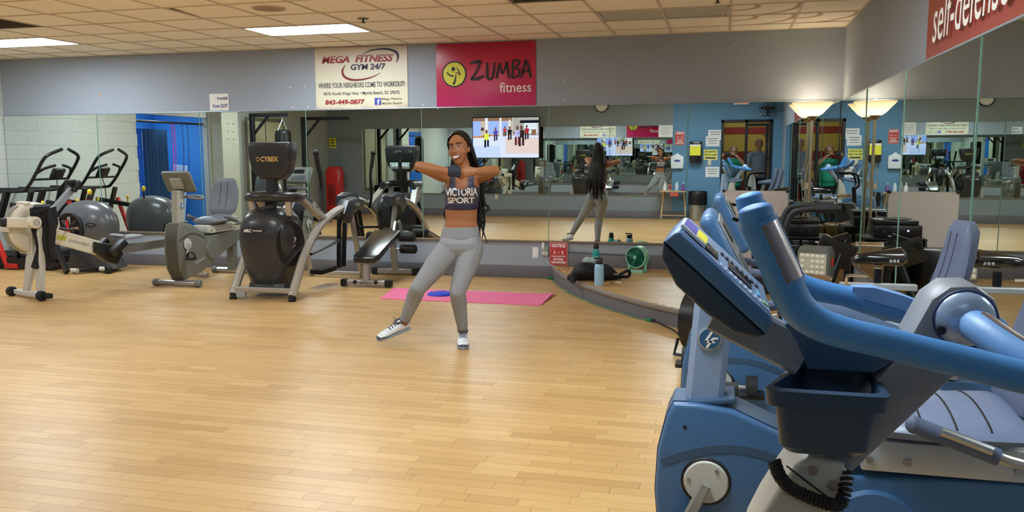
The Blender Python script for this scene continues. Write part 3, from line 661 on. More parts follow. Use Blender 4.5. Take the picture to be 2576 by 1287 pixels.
# yellow sign on the far wall at the left
t = on_far('yellow_sign', 'small yellow sign on the grey wall above the red machine', 'sign', -9.42, 1.74)
G().box((0, .004, 0), (.19, .004, .25), .002).obj('board', YELLOW, t)
for k in range(3): G().box((0, .0065, .07-k*.07), (.10+.02*k, .0006, .03)).obj('print_line', GREYT, t, None)
t = T('blue_yellow_poster', 'yellow and blue poster on the blue recess wall, seen in the mirror', 'poster', (XL-1.222, 5.2, 1.72), 90)
G().box((0, -.004, 0), (.34, .002, .36)).obj('sheet', mat('poster_pale', 'dfe8d8', .6), t, None)
for k in range(3): G().box((0, -.0055, .1-k*.1), (.3, .0006, .07)).obj('yellow_band', YELLOW, t, None); G().box((0, -.0065, .1-k*.1), (.22, .0006, .04)).obj('print_line', NAVY, t, None)
# ================================================================== EXERCISE MACHINES ALONG THE MIRROR
V3 = Vector
# ---- rowing machine, far left
t = T('rowing_machine', 'cream rowing machine with round flywheel drum, front left of the row', 'rowing machine', (-6.88, 6.93, 0), 72)
LIGHTB = mat('light_grey_paint', 'c4c4bc', .4)
g = G(); g.bar([(0, .31, .045), (0, -.28, .045)], .06, .05); g.obj('front_foot', LIGHTB, t)
for y in (.30, -.27): G().cyl((-.035, y-.03, .05), (-.035, y+.03, .05), .05, seg=20, bev=.008).obj('wheel', RUBBER, t)
G().box((0, -.33, .05), (.06, .08, .05), .008).obj('foot_cap', RUBBER, t)
for yb, nm in ((.07, 'leg'), (-.20, 'leg')):
    ct = [(-.20 if False else -.17, .72), (-.27, .70), (yb-.03-.03, .07), (yb+.03, .07)]
    g = G(); y0 = -.22
    poly = [(y0+.06, .75), (y0-.06, .75), (y0-.085+(yb-y0)*.55, .36), (yb-.04, .065), (yb+.035, .065), (y0+.07+(yb-y0)*.5, .42)]
    g.prism(poly, 'x', -.025, .02, .006); g.obj(nm, LIGHTB, t)
g = G(); g.lathe([(0, -.10), (.21, -.10), (.245, -.085), (.26, -.05), (.26, .05), (.245, .085), (.21, .10), (0, .10)], (.06, .0, .72), (0, 1, 0), 40); g.obj('flywheel_drum', CREAM, t)
g = G(); g.sweep([(.06+.2635*math.cos(a), .0, .72+.2635*math.sin(a)) for a in [R(120+i*6) for i in range(24)]], [(-.003, -.045), (.003, -.045), (.003, .045), (-.003, .045)], (0, 1, 0)); g.obj('perforated_band', mat('mesh_grey', '8f8c80', .5, var=.3, scale=250), t)
for a in (105, 180, 255):
    G().box((.06+.26*math.cos(R(a)), .0, .72+.26*math.sin(R(a))), (.05, .2, .03), .008, (0, -a+90, 0)).obj('housing_clip', CREAM, t)
G().cyl((-.05, -.19, .79), (-.05, -.31, .79), .06, bev=.012, seg=28).obj('hub_cap', CREAM, t); G().disc((-.05, .79), .03, -.3115, r_in=.022).box((-.05, -.3112, .79), (.03, .001, .008)).obj('hub_badge', GREY, t, None)
G().bar([(-.05, -.22, .78), (-.25, -.14, .80)], .07, .10).obj('side_bracket', CREAM, t); G().box((-.26, -.135, .80), (.08, .07, .085), .008, (0, 0, -22)).obj('bracket_cap', BLACK, t)
G().bar([(.10, -.2, .66), (.64, -.2, .46)], .05, .15).obj('main_beam', CREAM, t)
text('concept 2', mat('faded_grey_print', '9a988e', .6), t, (.44, -.2265, .535), .28, .055, (90, 18, 0), bold=.02); G().box((.235, -.2262, .61), (.10, .001, .05), 0, (0, 18, 0)).obj('beam_mark', mat('olive_yellow_print', 'b9bb4a', .5), t, None)
G().prism([(.57, .54), (.84, .48), (.88, .38), (.80, .27), (.70, .31), (.56, .43)], 'y', -.27, -.12, .015).obj('joint_housing', BLACK, t)
for y in (-.36, -.03): G().box((.76, y, .47), (.08, .11, .20), .02, (0, 50, 0)).obj('foot_plate', BLACK, t)
G().bar([(.80, -.2, .42), (1.9, -.2, .47)], .055, .10).obj('monorail', STEEL, t)
G().box((.98, -.2, .555), (.26, .22, .035), .016, (0, -3, 0)).box((.86, -.2, .58), (.05, .24, .03), .01, (0, -15, 0)).obj('sliding_seat', mat('seat_grey', '878b90', .5), t)
G().bar([(1.85, -.2, .44), (1.88, -.2, .06)], .045, .045, (1, 0, 0)).bar([(1.88, -.36, .03), (1.88, -.04, .03)], .05, .04).obj('rear_leg', STEEL, t)
G().bar([(.12, -.15, .80), (.42, -.15, 1.10)], .06, .07, (0, 1, 0)).obj('monitor_arm', mat('arm_grey', '8e98a3', .35), t)
G().box((.44, -.15, 1.13), (.05, .16, .13), .01, (0, 35, 0)).box((.41, -.15, 1.17), (.09, .06, .06), .008).obj('monitor', BLACK, t)
G().tube([(.30, -.36, .69), (.30, .06, .69)], .014, 8).obj('pull_handle', BLACK, t)
# ---- black jacket draped on the rowing machine
t = T('black_jacket', 'black jacket hanging over the rowing machine drum', 'jacket', (-6.635, 6.90, .83), 36)
g = G(); rings = []
for k in range(15):
    f = k/14; z = .10-f*.60 if k > 2 else .10-.02*(2-k)
    w = .085+.03*math.sin(f*7)+.01*f; d = .030+.012*math.sin(f*11+1)
    if k < 3: d += .03
    rings.append([(w*math.cos(a)*(1+.22*math.sin(3*a+f*6)), -.03+d*math.sin(a)*(1+.25*math.cos(5*a)), z+.012*math.sin(4*a+f*3)) for a in [2*math.pi*i/20 for i in range(20)]])
g.loft(rings); g.obj('body', mat('black_cloth', '16171c', .85, var=.3), t, 60)
G().tube([(.06, -.05, .09), (.09, -.07, -.1), (.07, -.065, -.3), (.085, -.06, -.42)], [.03, .034, .03, .026], 10, 5).obj('sleeve', mat('black_cloth', '16171c', .85), t, 60)
G().box((0, .0, .11), (.15, .12, .03), .012, (10, 0, 0)).obj('collar', mat('black_cloth', '16171c', .85), t)

# ---- grey cross trainer with fan, left
t = T('fan_trainer', 'grey dome-shaped trainer with black fan wheel behind the rowing machine', 'exercise machine', (-7.76, 8.80, 0), 0)
CHAR = mat('charcoal_shell', '54575d', .32, var=.05, coat=.2)
g = G(); rings = []
for k in range(15):
    u = -.40+.8*k/14; q = abs(u/.405)**2.6; h = (1-q)**.5 if q < 1 else 0.02
    h = max(h, .12); hw = .22*max(h, .25)
    rings.append([(u, hw*math.cos(a)*(abs(math.cos(a))**-.25 if abs(math.cos(a)) > .05 else 1), .56+(.33 if math.sin(a) > 0 else .32)*h*math.sin(a)) for a in [2*math.pi*i/24 for i in range(24)]])
g.loft(rings); g.obj('shell', CHAR, t, 50)
g = G(); g.lathe([(0, .05), (.16, .05), (.185, .062), (.185, 0), (0, 0)], (-.08, -.18, .56), (0, -1, 0), 32); g.obj('fan_recess', BLACK, t)
for k in range(8):
    G().box((.085, 0, 0), (.11, .004, .035), .001, (28, 0, 0)).xf(Matrix.Translation((-.08, -.245, .56)) @ Matrix.Rotation(k*math.pi/4, 4, 'Y')).obj('fan_blade', STEEL if k % 3 == 0 else mat('blade_grey', '3c4048', .35, .5), t)
G().tube([(-.08+.18*math.cos(a*math.pi/16), -.245, .56+.18*math.sin(a*math.pi/16)) for a in range(32)], .012, 8, closed=True).obj('fan_rim', BLACK, t)
G().bar([(-.09, -.272, .66), (-.06, -.272, .48)], .03, .02, (0, 1, 0)).obj('crank_lever', RED, t)
G().disc((.21, .60), .075, -.215, rz=.028).obj('brand_plate', BLACK, t, None); text('CYBEX', STEEL, t, (.21, -.217, .60), .10, .025, bold=.03)
G().prism([(-.25, .05), (.42, .05), (.30, .25), (.1, .34), (-.15, .34)], 'y', -.16, .16, .03).obj('base_shell', mat('dark_grey_shell', '3a3d42', .4), t)
G().bar([(-.42, -.20, .52), (-.05, -.36, .03)], .05, .08, (0, 0, 1)).obj('front_strut', BLACKM, t)
G().bar([(.0, -.33, .04), (.35, .1, .06), (.05, .33, .04)], .07, .05).obj('floor_frame', BLACKM, t)
G().cyl((.0, -.34, .05), (.09, -.34, .05), .025).obj('foot_tube', LIGHTB, t); G().cyl((.30, -.2, .06), (.38, -.2, .06), .028).obj('foot_tube', LIGHTB, t)
G().cyl((.40, -.22, .05), (.40, -.15, .05), .05, bev=.01).obj('wheel', RUBBER, t)
G().tube([(-.33, -.30, .62), (-.22, -.24, .68)], .018, 10).obj('pedal_grip', CREAM, t); G().tube([(-.36, -.315, .605), (-.33, -.30, .62)], .02, 10).tube([(-.22, -.24, .68), (-.08, -.22, .73)], .02, 10).obj('pedal_arm', BLACK, t)
G().cyl((-.05, .1, .86), (-.05, .1, .97), .012).obj('lever_stem', BLACK, t); G().ell((-.05, .1, .99), (.028, .028, .04)).obj('yellow_knob', mat('yellow_plastic', 'e3c23a', .4), t)

# ---- black treadmill with looped rails in the corner
t = T('looped_treadmill', 'black and red treadmill with tall looped handrails in the left corner', 'treadmill', (-8.79, 8.95, 0), 0)
ZX = -8.75
for s, nm in ((-1, 'handrail'), (1, 'handrail')):
    y = .29*s
    G().tube([(-.78, y, 1.0), (.10, y, 1.0), (.27, y, 1.06), (.42, y, 1.24), (.52, y, 1.38), (.57, y*.85, 1.455), (.61, y*.18, 1.53)], .021, 10, 6).obj(nm, BLACKM, t)
    G().tube([(.40, y, 1.22), (.47, y*.75, 1.285), (.50, y*.22, 1.325)], .018, 10, 4).obj('inner_grip', RUBBER, t)
    G().bar([(-.05, y, 1.0), (-.42, y, .14)], .05, .09, (0, 1, 0)).bar([(.32, y, 1.0), (.02, y, .14)], .04, .07, (0, 1, 0)).obj('upright', BLACKM, t)
    xr = -.02 if s < 0 else -.40; G().bar([(xr-.32, y*1.08, .62), (xr-.10, y*1.08, .07)], .05, .06, (0, 1, 0)).bar([(xr-.12, y*1.08, .05), (xr+.08, y*1.08, .05)], .05, .06).obj('red_brace', RED, t); G().bar([(.34, y*1.02, .85), (.52, y*1.02, .35)], .045, .05, (0, 1, 0)).obj('red_brace', RED, t)
    G().bar([(-.79, y, .09), (.6, y, .09)], .06, .12).obj('side_rail', BLACKM, t)
    G().bar([(.0, y, .83), (.54, y, .75)], .05, .06).obj('lower_rail', BLACKM, t)
    G().cyl((.50, y-.02, .75), (.50, y-.02, .84), .01).ell((.50, y-.02, .86), (.02, .02, .03)).obj('yellow_knob', mat('yellow_plastic', 'e3c23a', .4), t)
G().tube([(.36, -.29, 1.15), (.36, .29, 1.15)], .014, 8).obj('console_bar', BLACKM, t)
G().box((.42, .05, 1.22), (.05, .2, .15), .02, (0, 30, 0)).obj('console', BLACK, t)
G().tube([(.40, .05, 1.15), (.42, .03, 1.0), (.40, 0, .85)], .006, 6, 4).obj('cable', BLACK, t)
G().tube([(.12, -.29, 1.0), (.12, .29, 1.0)], .02, 8).obj('cross_bar', BLACKM, t)
G().box((-.1, 0, .15), (1.35, .46, .05), .015).obj('belt', RUBBER, t)
G().box((.44, 0, .16), (.20, .5, .16), .03).obj('motor_cover', BLACK, t)
G().box((-.76, 0, .06), (.06, .5, .12), .01).obj('rear_roller_cover', BLACK, t)

# ---- recumbent bike (also used for the two blue-tinted ones)
def recumbent(name, label, loc, rz, shell, shell2, post, pad, arm, group=None, crank=(-.07, -.155)):
    t = T(name, label, 'exercise bike', loc, rz, group)
    hw = .095
    prof = [(.10, .07), (.02, .20), (0, .42), (.006, .55), (.03, .655), (.05, .70), (.12, .702), (.22, .69), (.35, .635), (.45, .56), (.52, .52), (1.25, .55), (1.25, .43), (.80, .28), (.40, .12)]
    G().prism(prof, 'y', -hw, hw, .014, 3).obj('housing', shell, t, 40)
    rim = [(.10, .07), (.02, .20), (0, .42), (.006, .55), (.03, .655), (.05, .70), (.12, .702), (.22, .69), (.35, .635), (.45, .56), (.52, .52)]
    G().sweep([(x, 0, z) for x, z in rim], [(-.004, -hw*.74), (.004, -hw*.74), (.004, hw*.74), (-.004, hw*.74)], (0, 1, 0)).obj('rim_seam', shell2, t)
    for s in (-1, 1):
        y = s*hw
        G().lathe([(0, 0), (.075, 0), (.07, .004), (0, .004)], (.15, y, .467), (0, s, 0), 32).obj('disc_seat', BLACK, t)
        d = G().lathe([(0, .004), (.066, .004), (.062, .012), (0, .014)], (.15, y, .467), (0, s, 0), 32).obj('crank_disc', LIGHTB, t)
        for k in range(3):
            a = k*2.094+.9; G().cyl((.15+.05*math.cos(a), y+s*.012, .467+.05*math.sin(a)), (.15+.05*math.cos(a), y+s*.016, .467+.05*math.sin(a)), .006, seg=8).obj('screw', STEEL, d)
        e = V3((.15-s*crank[0], y+s*.03, .467-s*crank[1]))
        ca = G().bar([(.15, y+s*.025, .467), tuple(e)], .034, .02, (0, 1, 0), bev=.3).obj('crank_arm', SILVER, t)
        pd = G().box(tuple(e+V3((0, s*.06, 0))), (.10, .09, .022), .006).obj('pedal', BLACK, t)
        c = e+V3((0, s*.06, 0))
        G().sweep([tuple(c+V3((.0+.0*math.cos(a), .05*math.cos(a), .012+.065*math.sin(a)))) for a in [math.pi*i/12 for i in range(13)]], [(-.022, -.002), (.022, -.002), (.022, .002), (-.022, .002)]).obj('pedal_strap', RUBBER, pd)
        # arched relief line and rear belt cover
        G().sweep([(.02+.46*i/14, s*(hw+.0005), .50+.075*math.sin(math.pi*(i+1)/15)) for i in range(15)], [(-.012, -.0015), (.012, -.0015), (.012, .0015), (-.012, .0015)], (0, 1, 0)).obj('relief_line', shell2, t)
        G().lathe([(0, 0), (.13, 0), (.12, .02), (0, .025)], (.62, s*(hw-.004), .36), (0, s, 0), 28).obj('belt_cover', shell, t)
        G().cyl((.085, s*(hw-.004), .63), (.085, s*(hw+.001), .63), .006, seg=10).obj('plug_hole', BLACK, t)
        # stabiliser ends
        # side handle with pulse grip
        hh = G().tube([(1.06, s*.12, .62), (1.02, s*.22, .63), (.92, s*.255, .655), (.88, s*.26, .668)], .014, 10, 5).obj('side_handle', STEEL, t)
        G().tube([(.88, s*.26, .668), (.68, s*.25, .735)], .023, 12).ell((.68, s*.25, .735), (.022, .024, .024)).obj('hand_grip', pad, hh)
        G().tube([(.86, s*.277, .688), (.74, s*.270, .728)], .013, 10).obj('pulse_plate', STEEL, hh)
        for xx in (.60, .70, .98, 1.08): G().cyl((xx, s*.1025, .58), (xx, s*.112, .58), .011, seg=8).obj('bolt', STEEL, t)
    for x0, L in ((.07, .30), (1.15, .28)):
        f = G().cyl((x0, -L+.06, .04), (x0, L-.06, .04), .032).obj('stabiliser', STEEL, t)
        for s in (-1, 1): G().cyl((x0, s*(L-.07), .04), (x0, s*(L), .04), .04, bev=.008).obj('stabiliser_cap', GREY, f)
    G().prism([(1.10, .45), (1.20, .45), (1.19, .05), (1.11, .05)], 'y', -.05, .05, .008).obj('rear_leg', shell, t)
    # post, emblem, console
    p = G().bar([(.135, 0, .66), (.16, 0, 1.00), (.165, 0, 1.06)], .10, .115, (1, 0, 0), bev=.18).obj('post', post, t)
    G().box((.135, 0, .70), (.19, .15, .018), .006, (0, -8, 0)).obj('post_collar', shell2, t)
    em = G().lathe([(0, 0), (.036, 0), (.036, .005), (.032, .007), (0, .007)], (.15, -.051, .895), (0, -1, 0), 32).obj('emblem', mat('emblem_silver', 'a8b4c0', .3, .5), t)
    G().disc((.15, .895), .030, -.0588).obj('emblem_field', mat('emblem_blue', '2f5d86', .35), em, None)
    em2 = G(); em2.ribbon([(.158, .92), (.14, .89), (.137, .884)], [.007, .007, .005], -.0595, 3).ribbon([(.136, .886), (.15, .887), (.166, .885)], [.007, .007, .005], -.0595, 3).ribbon([(.142, .868), (.152, .885), (.160, .896), (.175, .898)], [.007, .007, .007, .006], -.0595, 3); em2.obj('emblem_letters', WHITE, em, None)
    G().cyl((.17, -.052, .985), (.17, -.058, .985), .012, seg=12).obj('post_bolt', STEEL, t)
    u = V3((.80, 0, -.60)).normalized() if False else V3((.47, 0, -.88)); n = V3((.88, 0, .47)); c = V3((.19, 0, 1.155))
    def slab(w, L, th, off, bev):
        g = G().box((0, 0, 0), (L, w, th), bev, seg=3)
        M = Matrix(((u.x, 0, n.x, c.x+n.x*off), (0, 1, 0, 0), (u.z, 0, n.z, c.z+n.z*off), (0, 0, 0, 1))); return g.xf(M)
    slab(.36, .26, .05, 0, .024).obj('console', shell, t); slab(.30, .20, .006, .027, .003).obj('console_face', mat('console_face_grey', '8b8e90', .4), t)
    slab(.16, .06, .004, .031, .001).xf(Matrix.Translation(-u*.05)).obj('display', mat('lcd_dark', '1d2526', .15), t); slab(.22, .07, .003, .031, .001).xf(Matrix.Translation(u*.05)).obj('keypad', mat('key_grey', '5b5f63', .5), t)
    slab(.15, .14, .04, -.035, .015).obj('console_mount', post, t)
    G().tube([(.19, -.10, .985), (.30, -.17, .96), (.40, -.15, .975), (.44, 0, .985), (.40, .15, .975), (.30, .17, .96), (.19, .10, .985)], .017, 10, 5).obj('front_handle', pad, t)
    # seat
    G().box((.83, 0, .590), (.50, .205, .09), .006).obj('carriage', arm, t)
    G().box((.575, 0, .60), (.07, .18, .085), .006).obj('carriage_block', arm, t)
    g = G(); rings = []
    for k in range(11):
        f = k/10; x = .60+.40*f; w = .13+.07*math.sin(min(1, f*1.2)*math.pi/2); th = .052
        rings.append([(x, w*math.cos(a)*(1+.1*math.cos(2*a)), .680+.02*f+th*math.sin(a)*(.4 if k in (0, 10) else 1)) for a in [2*math.pi*i/18 for i in range(18)]])
    g.loft(rings); st = g.obj('seat', mat('seat_vinyl_'+pad.name, '70767f' if 'blue' not in pad.name else '7482a0', .3), t, 50)
    for xx in (.72, .80, .88):
        f = (xx-.6)/.4; w = .13+.07*math.sin(min(1, f*1.2)*math.pi/2); G().tube([(xx, w*math.cos(a)*(1+.1*math.cos(2*a)), .680+.02*f+.052*math.sin(a)) for a in [R(20+10*i) for i in range(15)]], .003, 6).obj('seam', BLACK, st)
    G().bar([(.95, 0, .58), (1.05, 0, .82), (1.08, 0, .95)], .10, .035, (1, 0, 0)).obj('back_support', arm, t)
    g = G(); rings = []
    for k in range(13):
        f = k/12; z = .74+.43*f; x = .99+.115*f+.02*math.sin(f*math.pi); w = .16+.05*math.sin(f*math.pi*.9+.25)-.03*f; th = .042*(.5 if k in (0, 12) else 1)
        w *= .8 if k in (0, 12) else 1
        rings.append([(x+th*math.cos(a)+ (0.018*(abs(math.sin(a))**2)*-1), w*math.sin(a), z) for a in [2*math.pi*i/20 for i in range(20)]])
    g.loft(rings); bk = g.obj('backrest', pad, t, 50)
    for s in (-1, 1): G().tube([(.952+.115*f+.02*math.sin(f*math.pi), s*.045, .74+.43*f) for f in [.2+.07*i for i in range(11)]], .0065, 6).obj('groove', mat('groove_dark', '202a44', .6), bk)
    return t
LFS = mat('bike_grey_shell', '6f7068', .42, var=.04); LFS2 = mat('bike_dark_rim', '4b4b45', .5); LFP = mat('bike_post_grey', 'a3a39a', .4); LFPAD = mat('bike_pad_grey', '63676e', .55)
t = recumbent('recumbent_bike', 'grey recumbent bike with tilted console beside the dark arc trainer', (-5.88, 7.86, 0), 90, LFS, LFS2, LFP, LFPAD, LIGHTB)
text('LifeFitness', mat('silver_print', 'b9bab4', .4), t, (.36, -.0975, .26), .2, .035, (90, -14, 0), shear=.3, bold=.01)

# ---- arc trainer
t = T('arc_trainer', 'large dark arc trainer with silver arched legs and CYBEX console', 'exercise machine', (-4.48, 7.36, 0), 0)
ARC = mat('arc_trainer_shell', '2b2d32', .33, var=.06, coat=.15); ARC2 = mat('arc_trainer_blue_shell', '2a303b', .35); SIL = mat('arch_silver', 'b6b5b0', .34, .55, scale=40)
g = G(); rings = []
prof = [(.06, .17, .13), (.09, .20, .17), (.14, .215, .18), (.22, .235, .20), (.36, .275, .225), (.52, .305, .245), (.64, .31, .25), (.74, .295, .24), (.82, .26, .215), (.875, .21, .175), (.905, .15, .125), (.918, .08, .07)]
for z, a, b in prof:
    rings.append([(-.06+a*(abs(math.cos(q))**.7)*(1 if math.cos(q) > 0 else -1), .32+b*(abs(math.sin(q))**.7)*(1 if math.sin(q) > 0 else -1), z) for q in [2*math.pi*i/32 for i in range(32)]])
g.loft(rings); g.obj('shell', ARC, t, 45)
g = G(); rings = []
for z, a, b in ((.055, .235, .19), (.07, .25, .205), (.13, .235, .19), (.20, .19, .16)): rings.append([(-.06+a*(abs(math.cos(q))**.7)*(1 if math.cos(q) > 0 else -1), .33+b*(abs(math.sin(q))**.7)*(1 if math.sin(q) > 0 else -1), z) for q in [2*math.pi*i/32 for i in range(32)]])
g.loft(rings); g.obj('base_shell', ARC2, t, 45)
for s in (-1, 1):
    x = s*.33
    arch = [(x, .0, .05), (x, .12, .22), (x, .30, .45), (x, .58, .67), (x, .90, .80), (x, 1.15, .85), (x, 1.38, .86)]
    G().bar(arch, .075, .085, (1, 0, 0), 6, .3).obj('arch_rail', SIL, t)
    G().cyl((x, -.005, .0), (x, .015, .055), .038).obj('foot_cap', RUBBER, t)
    c = G().prism([(1.10, .80), (1.22, .94), (1.45, .965), (1.62, .92), (1.64, .80), (1.50, .82), (1.36, .78), (1.26, .68)], 'x', x-.065, x+.065, .02).obj('rear_cap', ARC2, t)
    text('CYBEX', mat('silver_print', 'b9bab4', .4), c, (x+.0665, 1.44, .885), .14, .038, (90, 0, 90), bold=.03)
    G().bar([(x, 1.38, .80), (x, 1.66, .0)], .06, .06, (1, 0, 0), bev=.3).obj('rear_leg', SIL, t)
    G().bar([(s*.24, .40, 1.00), (s*.33, .78, .73)], .05, .085, (1, 0, 0)).obj('side_strut', SIL, t)
    # moving arm, crank link and pedal
    a = G().tube([(x*.8, .86, .72), (x*.72, .85, .88), (x*.66, .90, 1.02), (x*.66, .90, 1.2), (x*.58, .86, 1.46)], .020, 10, 6).obj('swing_arm', BLACKM, t)
    G().tube([(x*.64, .89, 1.26), (x*.58, .86, 1.46)], .026, 12).ell((x*.58, .86, 1.47), (.034, .034, .034)).obj('arm_grip', RUBBER, a)
    dz = .03 if s > 0 else .14
    G().bar([(x*.82, 1.22, .82), (x*.82, 1.12+.05*s, .15+dz)], .04, .045, (1, 0, 0)).bar([(x*.82, 1.36, .80), (x*.82, 1.24+.05*s, .15+dz)], .04, .045, (1, 0, 0)).obj('pedal_link', BLACKM, t)
    G().box((x*.55, .92+.05*s, .15+dz), (.16, .36, .06), .02).obj('pedal', RUBBER, t)
    G().tube([(x*.95, .45, .42), (x*.84, 1.15, .48)], .016, 8).ell((x*.84, 1.16, .48), (.03, .03, .03)).obj('drive_rod', BLACKM, t)
text('ARC TRAINER', mat('silver_print', 'b9bab4', .4), t, (.36-.004, .59, .865), .34, .05, (90, 34, 90), bold=.02)
G().bar([(-.33, .02, .10), (.33, .02, .10)], .05, .05).obj('front_bar', SIL, t)
G().bar([(-.33, 1.62, .05), (.33, 1.62, .05)], .05, .05).obj('rear_bar', SIL, t)
G().box((-.24, .0, .05), (.10, .03, .06), .006).obj('cable_guard', mat('clear_grey', '9da0a0', .3), t)
G().lathe([(0, 0), (.15, 0), (.16, .015), (0, .02)], (.205, .22, .55), (.85, -.5, 0), 32).xf(Matrix.Translation((.205, .22, .55)) @ Matrix.Diagonal((1, 1, 1.45, 1)) @ Matrix.Translation((-.205, -.22, -.55))).obj('side_cover', mat('side_cover_black', '15171b', .3), t)
g = G(); g.ribbon([(-.05, .03), (.0, .06), (.05, .03), (.03, -.01)], [.004, .016, .016, .004], 0).ribbon([(.05, -.03), (.0, -.06), (-.05, -.03), (-.03, .01)], [.004, .016, .016, .004], 0)
g.xf(Matrix.Translation((.226, .207, .57)) @ Matrix.Rotation(R(60), 4, 'Z')).obj('swirl_mark', mat('silver_print', 'b9bab4', .4), t, None)
G().disc((-.13, .69), .12, .068, rz=.03).obj('name_plate', BLACK, t, None); text('ARC', WHITE, t, (-.18, .0665, .69), .09, .034, bold=.04); text('TRAINER', WHITE, t, (-.07, .0665, .69), .11, .018)
tr = G().tube([(-.22, .50, 1.02), (-.26, .27, 1.02), (-.17, .15, 1.03), (0, .12, 1.03), (.17, .15, 1.03), (.26, .27, 1.02), (.22, .50, 1.02)], .05, 12, 5, flat=1.0).obj('tray_ring', ARC, t)
for s in (-1, 1): G().bar([(s*.21, .2, .99), (s*.20, .24, .84)], .05, .06, (1, 0, 0)).obj('tray_post', SIL, t)
G().bar([(0, .22, .90), (0, .26, 1.10), (0, .27, 1.28)], .10, .09, (0, 1, 0)).obj('neck', BLACK, t)
hd = [(-.10, 1.20), (.13, 1.20), (.20, 1.27), (.235, 1.40), (.25, 1.53), (.23, 1.575), (-.22, 1.575), (-.235, 1.53), (-.225, 1.40), (-.19, 1.28)]
g = G().prism(hd, 'y', .20, .38, .03, 3); g.obj('console_head', ARC, t, 50)
text('CYBEX', mat('gold_print', 'd8b46a', .4, .3), t, (.02, .1985, 1.405), .20, .052, bold=.04); g = G(); g.ribbon([(-.135, .0), (-.11, .018), (-.085, .0)], [.003, .01, .003], 0).ribbon([(-.085, .0), (-.11, -.018), (-.135, .0)], [.003, .01, .003], 0); g.xf(Matrix.Translation((-.0, .1985, 1.405))).obj('swirl_mark', mat('gold_print', 'd8b46a', .4, .3), t, None)
G().box((0, .384, 1.44), (.40, .01, .19), .004).obj('screen', mat('lcd_dark', '1d2526', .15), t); G().box((0, .386, 1.29), (.30, .012, .09), .004).obj('key_panel', mat('key_light', '9fb2b6', .4), t)
for k in range(5): G().box((-.1+.05*k, .394, 1.29), (.03, .006, .03), .002).obj('key', RED if k == 2 else PAPER, t)

# ---- weight bench
t = T('weight_bench', 'black padded weight bench with foam rollers in front of the mirror', 'bench', (-3.80, 8.36, 0), 3)
VIN = mat('black_vinyl', '14171b', .22, var=.2, scale=8, coat=.3)
G().bar([(-.25, 0, .05), (.25, 0, .05)], .06, .06).obj('front_foot', SILVER, t); G().bar([(-.22, .95, .05), (.22, .95, .05)], .06, .06).obj('rear_foot', SILVER, t)
for s in (-1, 1):
    for y in (0, .95): G().box((s*.255, y, .048), (.075, .075, .075), .008).obj('foot_cap', RUBBER, t)
    G().cyl((s*.12, -.045, .06), (s*.12, -.02, .06), .022, seg=12).obj('bolt_knob', BLACK, t)
text('NAUTILUS', BLACKP, t, (0, -.0315, .05), .14, .022, bold=.02)
G().bar([(0, .0, .07), (0, .02, .28)], .07, .07, (0, 1, 0)).obj('front_post', SILVER, t); G().bar([(0, .95, .07), (0, .86, .46)], .07, .08, (0, 1, 0)).obj('rear_post', SILVER, t)
G().box((.0, .885, .27), (.036, .01, .15), .002, (13, 0, 0)).obj('label_plate', PAPER, t)
G().prism([(-.12, .0), (.12, .0), (.15, .09), (.16, .80), (-.16, .80), (-.15, .09)], 'z', -.035, .035, .018, 3).xf(Matrix.Translation((0, -.06, .30)) @ Matrix.Rotation(R(17.5), 4, 'X')).obj('pad', VIN, t, 50)
G().bar([(0, .0, .26), (0, .80, .49)], .06, .04).obj('spine', SILVER, t)
for z, y, L in ((.48, .82, .2), (.33, .86, .2)):
    G().cyl((-L*.45-.14, y, z), (L*.45+.14, y, z), .012, seg=10).obj('roller_axle', STEEL, t)
    for s in (-1, 1): G().cyl((s*.10, y, z), (s*.30, y, z), .055, bev=.015, seg=24).obj('foam_roller', RUBBER, t)
G().bar([(0, .90, .46), (0, .98, .62), (0, 1.0, .64)], .04, .03, (1, 0, 0)).obj('rear_lever', STEEL, t)
# ================================================================== BIKES ON THE RIGHT, BLUE LIGHT PUT INTO THEIR COLOURS
BSH = mat('blue_light_bike_shell', '416a96', .38, var=.03, scale=8); BRIM = mat('blue_light_bike_rim', '3a5674', .45); BPOST = mat('blue_light_bike_post', '8fa6c6', .36, .15); BPAD = mat('blue_light_bike_pad', '535f7a', .6); BARMM = mat('bike_white_metal', 'b9bfc6', .35, .3)  # grey plastic, coloured blue for the cool light falling on it
BLUEP = mat('blue_light_grip_rubber', '4283c4', .45, var=.04, scale=40, bump=.08)
recumbent('recumbent_bike', 'blue-tinted recumbent bike with round emblem on its post, second from the camera', (-.185, 2.56, 0), 0, BSH, BRIM, BPOST, BPAD, BARMM)
recumbent('recumbent_bike', 'blue-tinted recumbent bike with grooved seat back, third from the camera', (-.165, 3.66, 0), 0, BSH, BRIM, BPOST, BPAD, BARMM, crank=(.14, -.01))
